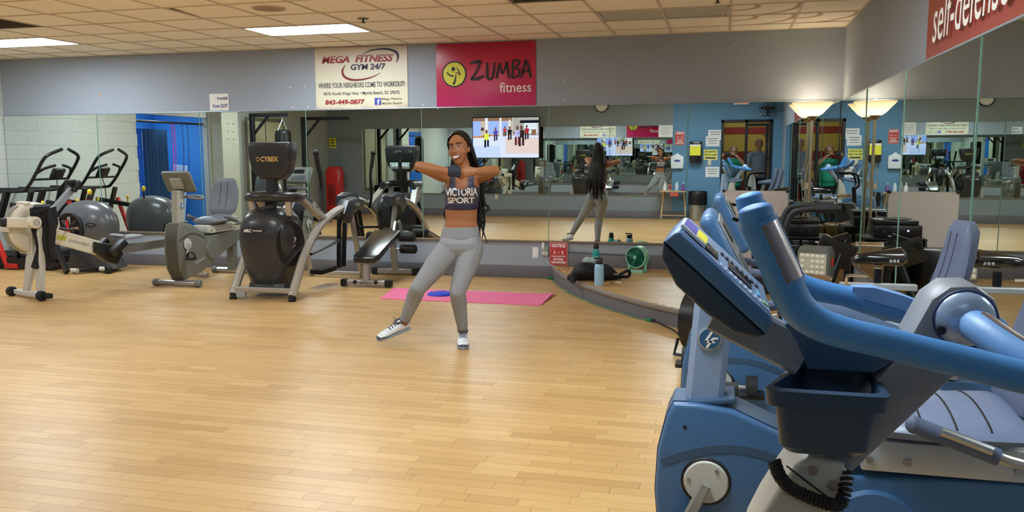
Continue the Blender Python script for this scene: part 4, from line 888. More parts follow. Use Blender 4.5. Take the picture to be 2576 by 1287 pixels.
# ---- nearest upright bike
A0 = (.30, 1.48, 0)
t = T('upright_bike', 'blue-tinted upright bike with horned handlebars and tray nearest the camera', 'exercise bike', A0)
def L(p): return (p[0]-A0[0], p[1]-A0[1], p[2])
def LL(ps): return [L(p) for p in ps]
def arc_sect(r, a0, a1, th=.004, n=9):
    o = [(r*math.sin(R(a0+(a1-a0)*i/(n-1))), r*math.cos(R(a0+(a1-a0)*i/(n-1)))) for i in range(n)]
    return o+[(x*(r-th)/r, y*(r-th)/r) for x, y in reversed(o)]
LITB = mat('blue_light_grip_pale', '6f9fd6', .4); PSTEEL = mat('plate_steel', 'a39fa6', .28, .8, scale=50)
for s in (-1, 1):
    yo = A0[1]+s*.19
    xz = [(.043, 1.360), (.050, 1.335), (.073, 1.288), (.092, 1.244), (.111, 1.212), (.140, 1.191), (.182, 1.178), (.228, 1.169), (.281, 1.157), (.330, 1.147), (.415, 1.128)]
    path = [(x, yo, z) for x, z in xz]+[(.455, yo-s*.008, 1.124), (.472, yo-s*.035, 1.127), (.462, yo-s*.06, 1.135)]
    rr = [.0255, .0262, .0268, .0268, .0262, .0250, .0240, .0235, .0235, .0235, .0240, .025, .025, .023]
    h = G().tube(LL(path), rr, 20, 5).obj('handlebar_arm', BLUEP, t, 60)
    G().ell(L((.0428, yo, 1.3598)), (.0253, .0253, .009), (0, -16, 0), 20, 10).obj('horn_cap', BLUEP, h, 60)
    hp_ = catmull([(x, yo, z) for x, z in ((.048, 1.340), (.060, 1.315), (.076, 1.281), (.090, 1.250))], 5)
    G().sweep([L(tuple(p)) for p in hp_], arc_sect(.0290, -36, 36), (.62, -.78, .12)).obj('pulse_plate', PSTEEL, h, 40)
    for aa in (-40, 40): G().sweep([L(tuple(p)) for p in hp_], arc_sect(.0298, aa-4, aa+4, .004, 3), (.62, -.78, .12)).obj('plate_bezel', BLUEP, h, 40)
    for p_ in (hp_[0], hp_[-1]):
        d_ = (hp_[-1]-hp_[0]).normalized()*.0035; G().sweep([L(tuple(p_-d_)), L(tuple(p_+d_))], arc_sect(.0298, -43, 43, .004), (.62, -.78, .12)).obj('plate_bezel', BLUEP, h, 40)
    G().box(L((.015, yo, 1.345)), (.010, .007, .006), .002, (0, 20, 0)).obj('horn_clip', BLACK, h)
    cr = [(.372, A0[1]+s*.03, 1.182), (.388, A0[1]+s*.085, 1.172), (.415, A0[1]+s*.13, 1.153), (.448, A0[1]+s*.165, 1.136)]
    c2 = G().tube(LL(cr), [.024, .025, .026, .026], 16, 4).obj('cross_handle', LITB, t, 60)
    cp = catmull(cr, 6); G().sweep([L(tuple(p)) for p in cp[5:16]], arc_sect(.0268, -35, 35), (.55, -.1, .8)).obj('pulse_plate', mat('plate_warm_steel', '9a8a82', .3, .8), c2, 40)
    if s > 0: G().sweep(LL([(.235, yo-.004, 1.188), (.27, yo-.004, 1.185), (.32, yo-.004, 1.172), (.37, yo-.004, 1.155)]), [(-.022, -.016), (.022, -.016), (.022, .010), (-.022, .010)], (0, 0, 1), [.6, 1, 1, .8]).obj('elbow_pad', LITB, h, 40)
# hub and mast
HB = (.372, 1.48, 1.182)
g = G(); g.lathe([(0, -.070), (.024, -.068), (.039, -.061), (.046, -.05), (.048, -.042), (.0485, .042), (.046, .05), (.035, .064), (0, .070)], L(HB), (0, 1, 0), 40); hub = g.obj('hub', mat('hub_silver_tinted_blue', 'a3bbdc', .28, .35), t, 50)
G().tube([L((HB[0]+.0462*math.cos(a), 1.429, HB[2]+.0462*math.sin(a))) for a in [2*math.pi*i/32 for i in range(32)]], .0018, 6, closed=True).obj('hub_groove', mat('groove_blue', '2d3d74', .5), hub)
G().cyl(L((.335, 1.414, 1.165)), L((.335, 1.424, 1.165)), .007, seg=12).obj('hub_screw', BLACK, hub)
MAST = mat('mast_grey', '858b95', .4, .1)
G().prism([(.14, .88), (.163, .93), (.215, 1.02), (.252, 1.082), (.285, 1.13), (.305, 1.175), (.322, 1.212), (.348, 1.234), (.385, 1.236), (.414, 1.215), (.426, 1.178), (.415, 1.15), (.354, 1.078), (.28, .99), (.212, .908), (.19, .87)], 'y', 1.43, 1.53, .008).xf(Matrix.Translation((-A0[0], -A0[1], 0))).obj('mast', MAST, t, 40)
# tray
g = G()
def tub(z, x0, x1, y0, y1, n=6, r=.018, dz=0):
    out = []
    for cx, cy, a0 in ((x1-r, y1-r, 0), (x0+r+.05, y1-r, 90), (x0+r, y0+r, 180), (x1-r, y0+r, 270)):
        for k in range(n): a = R(a0+90*k/(n-1)); out.append((cx+r*math.cos(a), cy+r*math.sin(a), z))
    return LL(out)
g.loft([tub(.955, .108, .222, 1.39, 1.49), tub(.972, .096, .232, 1.365, 1.50), tub(1.044, .086, .240, 1.352, 1.51), tub(1.046, .073, .251, 1.340, 1.515), tub(1.072, .070, .254, 1.337, 1.518), tub(1.074, .083, .242, 1.350, 1.505), tub(.985, .098, .230, 1.368, 1.495)], True); g.obj('tray', mat('tray_tinted_dark_blue', '29415c', .42), t, 30)
G().prism([(.09, 1.07), (.255, 1.07), (.262, 1.12), (.20, 1.14), (.12, 1.10)], 'y', 1.505, 1.525, .006).xf(Matrix.Translation((-A0[0], -A0[1], 0))).obj('tray_back', BRIM, t)
# console slab facing the rider
u = V3((.74, 0, -.6726)); n = V3((.6726, 0, .74)); cc = V3((.005, 1.475, 1.256))
def con(du, dv, dn, su, sv, sn, bev, nm, m, par):
    c = cc+u*du+V3((0, 1, 0))*dv+n*dn-V3(A0); M = Matrix(((u.x, 0, n.x, c.x), (0, 1, 0, c.y), (u.z, 0, n.z, c.z), (0, 0, 0, 1)))
    return G().box((0, 0, 0), (su, sv, sn), bev, seg=3).xf(M).obj(nm, m, par, 40)
M_ = Matrix(((u.x, 0, n.x, cc.x-A0[0]), (0, 1, 0, cc.y-A0[1]), (u.z, 0, n.z, cc.z), (0, 0, 0, 1)))
cs = G().prism([(-.106, -.030), (-.104, -.006), (-.098, 0), (.093, 0), (.100, -.006), (.108, -.028)], 'y', -.148, .148, .008, 3).xf(M_).obj('console', mat('console_tinted_blue', '456d98', .38), t, 50)
G().prism([(-.106, -.0305), (.108, -.0285), (.104, -.040), (.074, -.060), (.023, -.068), (-.043, -.068), (-.09, -.052)], 'y', -.146, .146, .010, 3).xf(M_).obj('console_back', mat('console_dark', '2a3a4a', .45), t, 50)
con(-.002, 0, .0005, .185, .27, .002, .001, 'console_face', mat('console_face_tinted_blue', '7f9cc0', .3), cs)
k_ = .70
con(-.078, -.055, .006, .052, .13, .006, .002, 'reminder_card', mat('card_white', 'dfe2ee', .35), cs)
con(-.088, -.055, .0094, .026, .11, .0008, 0, 'violet_print', mat('violet_print', '6a66c0', .5), cs); con(-.063, -.055, .0094, .020, .11, .0008, 0, 'yellow_print', YELLOW, cs)
con(-.036, -.06, .003, .026, .085, .003, .001, 'timer_window', mat('lcd_gloss', '3a3128', .08), cs); con(.026, -.045, .003, .052, .075, .003, .001, 'display', mat('lcd_gloss', '3a3128', .08), cs)
for k in range(8): con(-.014+.0115*k, .03, .003, .008, .030, .003, .001, 'key', mat('key_dark', '3a4658', .4), cs)
for k in range(9): con(-.014+.0105*k, -.112, .0025, .003, .03, .001, 0, 'key_mark', mat('key_mark_white', 'aebcd2', .5), cs)
con(.068, -.05, .0025, .005, .05, .001, 0, 'cyan_mark', mat('cyan_print', '5ab0d8', .5), cs); con(.082, -.09, .0025, .010, .02, .001, 0, 'green_mark', mat('green_print', '8fbf7a', .5), cs)
G().bar(LL([(-.010, 1.45, 1.176), (.135, 1.45, 1.105)]), .07, .036, (0, 1, 0)).obj('console_bracket', MAST, t)
G().prism([(.10, 1.16), (.13, 1.19), (.20, 1.18), (.29, 1.15), (.28, 1.11), (.243, 1.085), (.14, 1.085), (.118, 1.13)], 'y', 1.43, 1.53, .008).xf(Matrix.Translation((-A0[0], -A0[1], 0))).obj('console_neck', BRIM, t)
# lower mast sleeve with bolts and coiled cable
SHR = mat('shroud_cream', 'b3b0a8', .42)
G().prism([(.0, .42), (.03, .68), (.055, .79), (.076, .84), (.10, .886), (.124, .927), (.149, .943), (.20, .935), (.215, .905), (.19, .86), (.178, .83), (.20, .70), (.24, .42)], 'y', 1.41, 1.55, .010, 3).xf(Matrix.Translation((-A0[0], -A0[1], 0))).obj('mast_sleeve', SHR, t, 45)
for x, z in ((.152, .922), (.183, .899)): G().cyl(L((x, 1.404, z)), L((x, 1.412, z)), .008, seg=16).obj('sleeve_bolt', STEEL, t)
G().box(L((.145, 1.409, .90)), (.085, .002, .0025), 0, (0, 36, 0)).obj('sleeve_seam', BLACK, t)
base = catmull([(.090, 1.40, .935), (.098, 1.392, .915), (.115, 1.388, .897), (.145, 1.386, .884), (.18, 1.388, .874), (.198, 1.395, .88), (.208, 1.42, .925)], 46); coil = []
for i, p in enumerate(base):
    a = i*.85; tg = (base[min(i+1, len(base)-1)]-base[max(i-1, 0)]).normalized(); nn = (V3((0, 1, 0))-tg*tg.y).normalized(); bb_ = tg.cross(nn)
    coil.append(L(tuple(p+nn*.009*math.cos(a)+bb_*.009*math.sin(a))))
G().tube(coil, .003, 6).obj('coiled_cable', RUBBER, t)
# body below the picture: housing, cranks, saddle, feet
G().prism([(-.05, .12), (-.10, .35), (-.02, .50), (.28, .50), (.50, .34), (.52, .12)], 'y', 1.40, 1.56, .015).xf(Matrix.Translation((-A0[0], -A0[1], 0))).obj('housing', BSH, t)
for s in (-1, 1):
    G().lathe([(0, 0), (.06, 0), (.055, .01), (0, .012)], L((.2, 1.48+s*.08, .30)), (0, s, 0), 24).obj('crank_disc', LIGHTB, t)
    G().bar(LL([(.2, 1.48+s*.10, .30), (.2+s*.10, 1.48+s*.10, .30-s*.13)]), .03, .02, (0, 1, 0)).obj('crank_arm', SILVER, t); G().box(L((.2+s*.10, 1.48+s*.16, .30-s*.13)), (.10, .09, .022), .006).obj('pedal', BLACK, t)
G().bar(LL([(-.06, 1.48, .09), (.86, 1.48, .09)]), .08, .07).obj('base_beam', BSH, t)
for x in (-.08, .86): G().bar(LL([(x, 1.23, .03), (x, 1.73, .03)]), .07, .06).obj('foot_bar', STEEL, t)
G().bar(LL([(.52, 1.48, .12), (.74, 1.48, .82)]), .06, .06, (0, 1, 0)).obj('seat_post', STEEL, t)
def saddle(g_parent, c, m, s=1.0, name='saddle'):
    g = G(); rings = []
    for k in range(12):
        f = k/11; x = -.14+.28*f; w = (.022+.085*(max(0, f-.25)/.75)**1.3); w *= (.6 if k in (0, 11) else 1); zz = .018*f; th = .034+.036*f
        rings.append([(c[0]+x*s, c[1]+w*math.cos(a)*s, c[2]+(zz+th*(math.sin(a) if math.sin(a) > 0 else .6*math.sin(a))*(.5 if k in (0, 11) else 1))*s) for a in [2*math.pi*i/18 for i in range(18)]])
    return g.loft(rings).obj(name, m, g_parent, 55)
saddle(t, L((.76, 1.48, .86)), BPAD)

# ---- spin bike near the right mirror
S0 = (.62, 5.0, 0)
t = T('spin_bike', 'black spin bike with glossy saddle beside the right mirror', 'exercise bike', S0)
GLOSS = mat('glossy_black', '0f0f12', .16, coat=.5)
sd = saddle(t, (.22, 0, .84), GLOSS); [G().box((.27+.02*k, -.088+.003*k, .853), (.014, .003, .016), .001, (0, 20, 15)).obj('print_mark', mat('silver_print', 'b9bab4', .4), sd) for k in range(4)]
G().bar([(.22, 0, .80), (.22, 0, .72)], .04, .04, (0, 1, 0)).obj('seat_stem', BLACKM, t)
G().bar([(.02, -.02, .70), (.42, -.02, .70)], .05, .035).obj('seat_slider', BARMM, t)
G().tube([(.05, -.06, .70), (.05, -.07, .755), (.07, -.07, .765), (.16, -.07, .765)], .009, 8, 3).obj('lever_loop', CHROME, t)
G().bar([(.30, 0, .70), (.20, 0, .28)], .055, .055, (0, 1, 0)).obj('seat_tube', BLACKM, t)
G().bar([(-.25, 0, .92), (-.30, 0, .30)], .055, .055, (0, 1, 0)).bar([(-.30, 0, .55), (.22, 0, .35)], .06, .05, (0, 0, 1)).obj('frame', BLACKM, t)
for s in (-1, 1):
    G().tube([(-.27, s*.05, .90), (-.30, s*.16, .96), (-.27, s*.18, 1.10), (-.20, s*.18, 1.135), (-.02, s*.17, 1.14)], .016, 14, 6).obj('handlebar', RUBBER, t)
    G().tube([(-.14, s*.175, 1.137), (-.01, s*.17, 1.14)], .022, 10).obj('bar_grip', RUBBER, t)
    G().bar([(.0, s*.06, .32), (s*.12, s*.07, .32-s*.10)], .03, .018, (0, 1, 0)).obj('crank_arm', STEEL, t); G().box((s*.12, s*.12, .32-s*.10), (.10, .09, .025), .006).obj('pedal', BLACK, t)
G().lathe([(0, -.02), (.17, -.02), (.22, -.028), (.225, 0), (.22, .028), (.17, .02), (0, .02)], (-.26, 0, .30), (0, 1, 0), 36).obj('flywheel', STEEL, t)
for x in (-.36, .40): G().bar([(x, -.25, .03), (x, .25, .03)], .06, .05).obj('foot_bar', BLACKM, t)
G().bar([(-.36, 0, .06), (.40, 0, .06)], .05, .05).obj('base_beam', BLACKM, t)
G().cyl((-.26, -.30, .78), (-.06, -.30, .76), .028, seg=20, bev=.006).xf(Matrix.Identity(4)).obj('weight_bar', mat('brass_chrome', 'b9a58a', .18, .9), t)

# ---- lamp, board, sound rack and lights in the corner
SH = bpy.data.materials.new('frosted_lamp_glass'); SH.use_nodes = True; _n = SH.node_tree; _n.nodes.clear()
_o = _n.nodes.new('ShaderNodeOutputMaterial'); _m = _n.nodes.new('ShaderNodeMixShader'); _d = _n.nodes.new('ShaderNodeBsdfDiffuse'); _tr = _n.nodes.new('ShaderNodeBsdfTranslucent')
_d.inputs[0].default_value = (.92, .88, .8, 1); _tr.inputs[0].default_value = (1, .93, .82, 1); _m.inputs[0].default_value = .55
_n.links.new(_d.outputs[0], _m.inputs[1]); _n.links.new(_tr.outputs[0], _m.inputs[2]); _n.links.new(_m.outputs[0], _o.inputs[0])
t = T('torchiere_lamp', 'brass floor lamp with glowing bowl shade in the mirrored corner', 'floor lamp', (.845, 9.2, PH))
BR = mat('brushed_brass', 'b8ab90', .3, .75); zt = 1.965-PH
G().lathe([(0, 0), (.14, 0), (.15, .01), (.14, .03), (.03, .045), (0, .045)], (0, 0, 0)).obj('base', BR, t); G().cyl((0, 0, .04), (0, 0, zt-.17), .015, seg=14).obj('pole', BR, t)
G().lathe([(0, zt-.19), (.03, zt-.185), (.045, zt-.16), (.06, zt-.143), (0, zt-.14)], (0, 0, 0)).obj('socket_cup', BR, t)
G().lathe([(.055, zt-.145), (.10, zt-.118), (.155, zt-.06), (.207, zt-.004), (.203, zt), (.15, zt-.057), (.096, zt-.112), (.05, zt-.14)], (0, 0, 0), seg=40).obj('bowl_shade', SH, t, 60)
G().ell((0, 0, zt-.085), (.028, .028, .045)).obj('bulb', emit_mat('warm_bulb', (1, .80, .52), 16.0), t)
pl = bpy.data.lights.new('bulb_light', 'POINT'); pl.energy = LAMP_W; pl.color = (1, .82, .58); pl.shadow_soft_size = .05
po = bpy.data.objects.new('bulb_light', pl); COL.objects.link(po); po.parent = t; po.location = (0, 0, zt-.03)
G().tube([(-.02, -.02, 1.2), (-.05, -.03, 1.0), (-.03, -.03, .8), (-.06, -.03, .6), (-.04, -.03, .40), (-.10, -.06, .15), (-.1, -.08, .01)], .004, 6, 5).obj('cord', mat('cord_ivory', 'c6bda6', .5), t); G().box((-.025, -.025, .95), (.03, .025, .07), .006).obj('foot_switch', CREAM, t)
t = T('leaning_board', 'plain pinkish board standing against the corner mirror', 'board', (.31, 9.375, PH))
G().box((0, 0, .445), (.68, .018, .885), .004).obj('panel', mat('pinkish_board', 'e4dedd', .7, var=.03), t)
for s in (-1, 1): G().box((s*.33, -.004, .885), (.03, .035, .03), .005).obj('corner_clip', BLACK, t)
AVB = mat('av_black', '0b0c0f', .3)
t = T('media_cabinet', 'black media cabinet holding sound gear in the corner', 'cabinet', (.72, 8.74, PH))
g = G(); g.box((0, 0, .47), (.58, .44, .02), .003); g.box((0, 0, .02), (.58, .44, .03), .003)
for s in (-1, 1): g.box((s*.28, 0, .245), (.02, .44, .45), .003)
g.box((0, .21, .245), (.56, .015, .45)); g.obj('carcass', AVB, t)
G().box((-.13, -.215, .25), (.25, .012, .40), .004).obj('door', mat('smoked_door', '101318', .12), t); G().box((.14, -.215, .25), (.26, .012, .40), .004).obj('door', mat('smoked_door', '101318', .12), t)
t = T('amplifier', 'black amplifier with a blue light on the media cabinet', 'amplifier', (.68, 8.74, PH+.481))
G().box((0, 0, .06), (.43, .32, .12), .006).obj('case', AVB, t); G().cyl((-.09, -.166, .07), (-.09, -.162, .07), .008, seg=10).obj('power_light', emit_mat('blue_led', (.15, .2, 1), 14.0), t)
for x in (.05, .13): G().cyl((x, -.175, .06), (x, -.16, .06), .018, seg=16).obj('dial', BLACK, t)
t = T('record_player', 'flat black player lying on top of the amplifier', 'record player', (.70, 8.74, PH+.602))
G().box((0, 0, .025), (.40, .33, .045), .008).obj('base', AVB, t); G().lathe([(0, .048), (.13, .048), (.135, .056), (0, .058)], (-.03, 0, 0)).obj('platter', BLACK, t); G().tube([(.15, .1, .06), (.14, -.02, .075), (.08, -.07, .066)], .004, 6, 3).obj('arm', STEEL, t)
t = T('speaker_box', 'black speaker box with a white label on the platform', 'speaker', (.42, 8.05, PH))
G().box((0, 0, .22), (.34, .30, .44), .012).obj('cabinet', AVB, t); G().lathe([(0, 0), (.11, 0), (.12, .006), (.12, .01)], (0, -.152, .18), (0, -1, 0)).obj('woofer', mat('cone_grey', '26282c', .6), t); G().box((-.06, -.153, .38), (.10, .004, .05)).obj('label_plate', PAPER, t)
t = T('led_light_box', 'grey stage light with a grid of round bulbs and red switch', 'stage light', (.66, 6.5, PH+.365), -25)
LGT = mat('light_box_grey', '5b5d58', .5)
G().prism([(-.12, 0), (.12, 0), (.12, .20), (.10, .24), (-.10, .24), (-.12, .20)], 'y', -.06, .06, .012).obj('body', LGT, t); G().box((0, -.062, .11), (.20, .006, .16), .002).obj('face', mat('lamp_face', 'b5b0a2', .4), t)
for i in range(5):
    for k in range(4):
        if (i, k) == (1, 1) or (i, k) == (1, 2): continue
        G().lathe([(0, .008), (.010, .006), (.016, 0), (0, 0)], (-.075+i*.037, -.066, .05+k*.04), (0, -1, 0), 12).obj('lens', CREAM, t)
G().box((.124, 0, .13), (.012, .03, .06), .003).obj('red_switch', RED, t)
for s in (-1, 1): G().bar([(s*.10, .0, .01), (s*.14, 0, -.345)], .03, .02, (0, 1, 0)).obj('stand_leg', BLACKM, t)
G().box((0, 0, -.348), (.34, .2, .02), .004).obj('stand_base', BLACKM, t)
t = T('wooden_crate', 'brown wooden box under papers in front of the corner mirror', 'box', (1.0, 8.28, PH))
WBX = mat('brown_wood_box', '8a6a3c', .55, var=.2, scale=6)
G().box((0, 0, .22), (.26, .40, .44), .006).obj('box', WBX, t); G().box((-.02, 0, .447), (.24, .32, .008), .001, (0, 0, 8)).obj('paper_stack', PAPER, t); G().box((-.01, -.05, .456), (.2, .1, .01), .002, (0, 0, -4)).obj('orange_folder', mat('orange_card', 'c88a3a', .6), t)
t = T('folded_stand', 'black folded music stand leaning by the side mirror', 'stand', (.98, 7.25, PH))
G().bar([(-.2, -.1, .02), (0, 0, .62)], .05, .05).bar([(.02, .1, .02), (0, 0, .62)], .05, .05).bar([(0, 0, .62), (-.22, -.05, .55)], .06, .05).obj('frame', BLACKM, t); G().box((-.10, -.03, .48), (.3, .04, .22), .01, (15, 20, 0)).obj('tray', BLACK, t)
# ---- black floor fan
t = T('floor_fan', 'black wire-guarded floor fan standing beside the platform', 'fan', (-.13, 6.08, 0), 62)
c = (0, 0, .255); rF = .235
for yy in (-.07, .07):
    for rr in (rF, rF*.82, rF*.64, rF*.46, rF*.28, rF*.12): G().tube([(rr*math.cos(2*math.pi*k/28), yy*(1.0 if rr > .2 else 1.35), c[2]+rr*math.sin(2*math.pi*k/28)) for k in range(28)], .004, 5, closed=True).obj('guard_ring', BLACK, t)
for k in range(10):
    a = k*math.pi/5; G().tube([(.03*math.cos(a), -.09, c[2]+.03*math.sin(a)), (rF*math.cos(a), -.07, c[2]+rF*math.sin(a)), (rF*math.cos(a), .07, c[2]+rF*math.sin(a)), (.03*math.cos(a), .09, c[2]+.03*math.sin(a))], .003, 5).obj('guard_wire', BLACK, t)
G().sweep([(rF*1.03*math.cos(2*math.pi*k/36), 0, c[2]+rF*1.03*math.sin(2*math.pi*k/36)) for k in range(36)], [(-.003, -.07), (.003, -.07), (.003, .07), (-.003, .07)], (0, 1, 0), closed=True).obj('drum_band', BLACKM, t)
G().cyl((0, -.05, c[2]), (0, .12, c[2]), .05, bev=.01).obj('motor', BLACK, t)
for k in range(5): G().box((.11, 0, 0), (.17, .005, .09), .002, (30, 0, 0)).xf(Matrix.Translation((0, -.03, c[2])) @ Matrix.Rotation(k*2*math.pi/5, 4, 'Y')).obj('blade', mat('fan_blade_grey', '2a2c30', .4), t)
G().tube([(-.2, -.12, .015), (-.2, .12, .015), (-.15, .12, .12)], .012, 8).tube([(.2, -.12, .015), (.2, .12, .015), (.15, .12, .12)], .012, 8).obj('stand', BLACKM, t)
# ---- cords along the platform
pts = []
for k in range(26):
    a0 = R(197.4+k*1.08); pts.append((PC[0]+(PR+.025+.006*math.sin(k*1.7))*math.cos(a0), PC[1]+(PR+.025+.006*math.sin(k*1.7))*math.sin(a0), .007))
t = T('green_extension_cord', 'green extension cord lying along the curved platform edge', 'cord', pts[0])
g = G().tube([(p[0]-pts[0][0], p[1]-pts[0][1], p[2]-pts[0][2]) for p in pts], .006, 6, 3); g.obj('cable', mat('green_cord', '5b7d5a', .55), t)
q = [pts[-1][i]-pts[0][i] for i in range(3)]; G().box((q[0], q[1], .008), (.055, .03, .028), .006, (0, 0, -35)).box((-.01, .0, .01), (.07, .04, .028), .008, (0, 0, 20)).obj('socket_end', mat('green_socket', '1f7a55', .5), t)
pe = pts[-1]
t = T('black_power_cord', 'black power cord running from the green socket to the floor fan', 'cord', pe)
G().tube([(.03, -.03, .006), (.10, -.12, .007), (.15, -.22, .007), (.24, -.40, .007), (.30, -.62, .007), (.40, -.86, .006)], .006, 6, 5).box((.03, -.02, .009), (.05, .024, .022), .005, (0, 0, -35)).obj('cable', RUBBER, t)

# ================================================================== THINGS ON THE PLATFORM AND FLOOR
t = T('duffel_bag', 'black duffel bag lying on the platform', 'bag', (-1.27, 8.44, PH), 18)
BAGM = mat('black_nylon', '0e1016', .7, var=.4, scale=18, bump=.4)
g = G(); rings = []
for k in range(21):
    f = k/20; x = -.30+.56*f; e = max(.25, (1-abs(2*f-1)**3.2)) ; h = (.115-.035*f+.012*math.sin(f*9))*e; w = (.15-.03*f)*e
    rings.append([(x, w*math.cos(a)*(1+.06*math.sin(4*a+f*9)), h*.98+h*math.sin(a)*(1+.10*math.sin(5*a+f*13))*(1 if math.sin(a) > 0 else .9)) for a in [2*math.pi*i/24 for i in range(24)]])
g.loft(rings)
for v in g.bm.verts:
    q = noise.noise(v.co*14); v.co += V3((0, .6*(1 if v.co.y > 0 else -1), 1))*.02*q; v.co.z = max(v.co.z*.92, .001)
g.obj('body', BAGM, t, 60)
G().tube([(.22, -.04, .05), (.31, -.06, .10), (.34, -.03, .085), (.33, .0, .03), (.24, .02, .03)], .016, 8, 5).obj('handle', BAGM, t, 60)
G().box((-.26, -.14, .05), (.07, .05, .10), .014, (0, 18, 20)).tube([(-.26, -.13, .10), (-.27, -.19, .03), (-.28, -.215, .012), (-.25, -.23, .012)], .018, 8, 4, flat=.4).obj('strap', BAGM, t, 60)
for x in (-.20, -.16): G().box((x, -.075, .175), (.012, .006, .05), .002, (30, 0, 20)).obj('buckle', STEEL, t)
for x, z in ((.02, .09), (.18, .075)): G().box((x, -.148+.1*abs(x), z), (.05, .004, .012), .002, (0, 8, 10)).obj('white_print', mat('faded_white', 'a8aab4', .6), t)
t = T('grey_towel', 'pale grey-green cloth bundled on top of the black bag', 'cloth', (-1.31, 8.50, PH+.175))
g = G()
for dx, dz, rx, rz in ((-.05, .015, .065, .036), (.02, .022, .055, .036), (.07, .005, .04, .024), (-.01, .0, .085, .024)): g.ell((dx, 0, dz), (rx, .07, rz), (0, rnd.uniform(-15, 15), 0), 20, 12)
for v in g.bm.verts: v.co += V3((0, 0, 1))*.012*noise.noise(v.co*28)+V3((.01, .01, 0))*noise.noise(v.co*35)
g.obj('cloth', mat('pale_green_cloth', '9db0ad', .85, bump=.3), t, 70)
def bottle(name, label, loc, prof, m, lid, lidm, extra=None):
    t = T(name, label, 'bottle', loc); G().lathe(prof, (0, 0, 0), seg=28).obj('flask', m, t, 40); G().lathe(lid, (0, 0, 0), seg=24).obj('lid', lidm, t, 40)
    if extra: extra(t)
    return t
bottle('water_bottle', 'pale blue metal water bottle standing in front of the black bag', (-1.19, 8.09, PH), [(0, 0), (.044, 0), (.047, .01), (.047, .185), (.042, .205), (.032, .215), (0, .215)], mat('pale_blue_enamel', '9cc7e6', .35), [(0, .213), (.033, .213), (.036, .22), (.036, .245), (.03, .255), (0, .256)], BLACK, lambda t: G().tube([(.03, 0, .24), (.02, 0, .268), (-.045, 0, .268), (-.05, 0, .262)], .008, 8, 3).obj('carry_loop', BLACK, t))
bottle('water_bottle', 'teal plastic water bottle with black cap behind the bag', (-1.33, 8.80, PH), [(0, 0), (.04, 0), (.042, .01), (.042, .20), (.034, .25), (.026, .285), (0, .285)], mat('teal_plastic', '1fa39c', .2), [(0, .283), (.028, .283), (.03, .29), (.028, .325), (.02, .345), (0, .347)], BLACK)
t = T('key_bunch', 'small bunch of keys with a cream tag beside the blue bottle', 'keys', (-1.02, 8.22, PH+.004))
G().box((.0, 0, .012), (.06, .04, .006), .002, (10, 5, 20)).obj('tag', CREAM, t); G().tube([(-.04+.016*math.cos(a*math.pi/8), .016*math.sin(a*math.pi/8), .003) for a in range(16)], .002, 5, closed=True).obj('ring', STEEL, t); G().box((-.06, -.03, .003), (.05, .018, .003), .001, (0, 0, 30)).box((-.05, .02, .003), (.045, .016, .003), .001, (0, 0, -30)).obj('key', mat('dull_brass', '8a6a3a', .35, .8), t)
t = T('sunglasses', 'thin-framed glasses lying on the platform below the red notice', 'glasses', (-1.72, 9.0, PH+.002))
for s in (-1, 1): G().tube([(s*.03+.024*math.cos(a*math.pi/8), 0, .022+.02*math.sin(a*math.pi/8)) for a in range(16)], .0022, 5, closed=True).tube([(s*.055, 0, .03), (s*.055, .11, .02)], .002, 5).obj('lens_frame', mat('brown_frame', '5a3a20', .3), t)
# small green desk fan
t = T('desk_fan', 'small round green desk fan on the platform by the wall', 'fan', (-.93, 9.12, PH), -20)
MINT = mat('mint_plastic', '8fcdb4', .35); TEAL = mat('clear_green_grille', '12775f', .3)
for s in (-1, 1): G().bar([(s*.085, -.05, .015), (s*.085, .07, .015)], .03, .03).bar([(s*.095, .02, .02), (s*.112, .02, .16)], .025, .02, (0, 1, 0)).obj('foot', MINT, t)
G().bar([(-.10, -.045, .014), (.10, -.045, .014)], .026, .028).obj('foot_bar', MINT, t)
G().lathe([(.108, -.05), (.12, -.05), (.122, .05), (.10, .075), (.098, .06), (.108, .04)], (0, .02, .165), (0, 1, 0), 36).obj('shell', MINT, t)
G().lathe([(0, 0), (.108, 0), (.108, .006), (0, .006)], (0, -.02, .165), (0, 1, 0), 32).obj('back_plate', mat('dark_green_core', '0b4d40', .4), t)
for k in range(24):
    a = k*math.pi/12; G().tube([(.022*math.cos(a), -.047, .165+.022*math.sin(a)), (.113*math.cos(a+.25), -.034, .165+.113*math.sin(a+.25))], .0016, 4).obj('grille_wire', TEAL, t)
for k in range(4): G().box((.055, 0, 0), (.08, .004, .05), .002, (25, 0, 0)).xf(Matrix.Translation((0, -.025, .165)) @ Matrix.Rotation(k*math.pi/2+.4, 4, 'Y')).obj('blade', TEAL, t)
G().lathe([(0, .014), (.015, .01), (.022, 0), (0, 0)], (0, -.044, .165), (0, -1, 0), 18).obj('hub', MINT, t)
# pink mat with turned-up corner, blue cloth
t = T('yoga_mat', 'pink exercise mat on the floor behind the dancing person', 'mat', (-2.56, 8.02, 0))
bm = bmesh.new(); nx, ny = 40, 10; V = {}
for i in range(nx+1):
    for j in range(ny+1):
        x = -.84+1.71*i/nx+(.045*(1-j/ny) if i == 0 else 0)-.05*(j/ny)*(1-i/nx)*1.5; y = -.33+.66*j/ny; r = max(0, (x-.78)/.09)
        z = .006+.0015*noise.noise(V3((x*4, y*4, 0)))+.03*r*r*(j/ny)
        for k, dz in ((0, 0), (1, -.006)): V[i, j, k] = bm.verts.new((x, y, max(z+dz, .0)))
for i in range(nx):
    for j in range(ny):
        bm.faces.new((V[i, j, 0], V[i+1, j, 0], V[i+1, j+1, 0], V[i, j+1, 0])); bm.faces.new((V[i, j, 1], V[i, j+1, 1], V[i+1, j+1, 1], V[i+1, j, 1]))
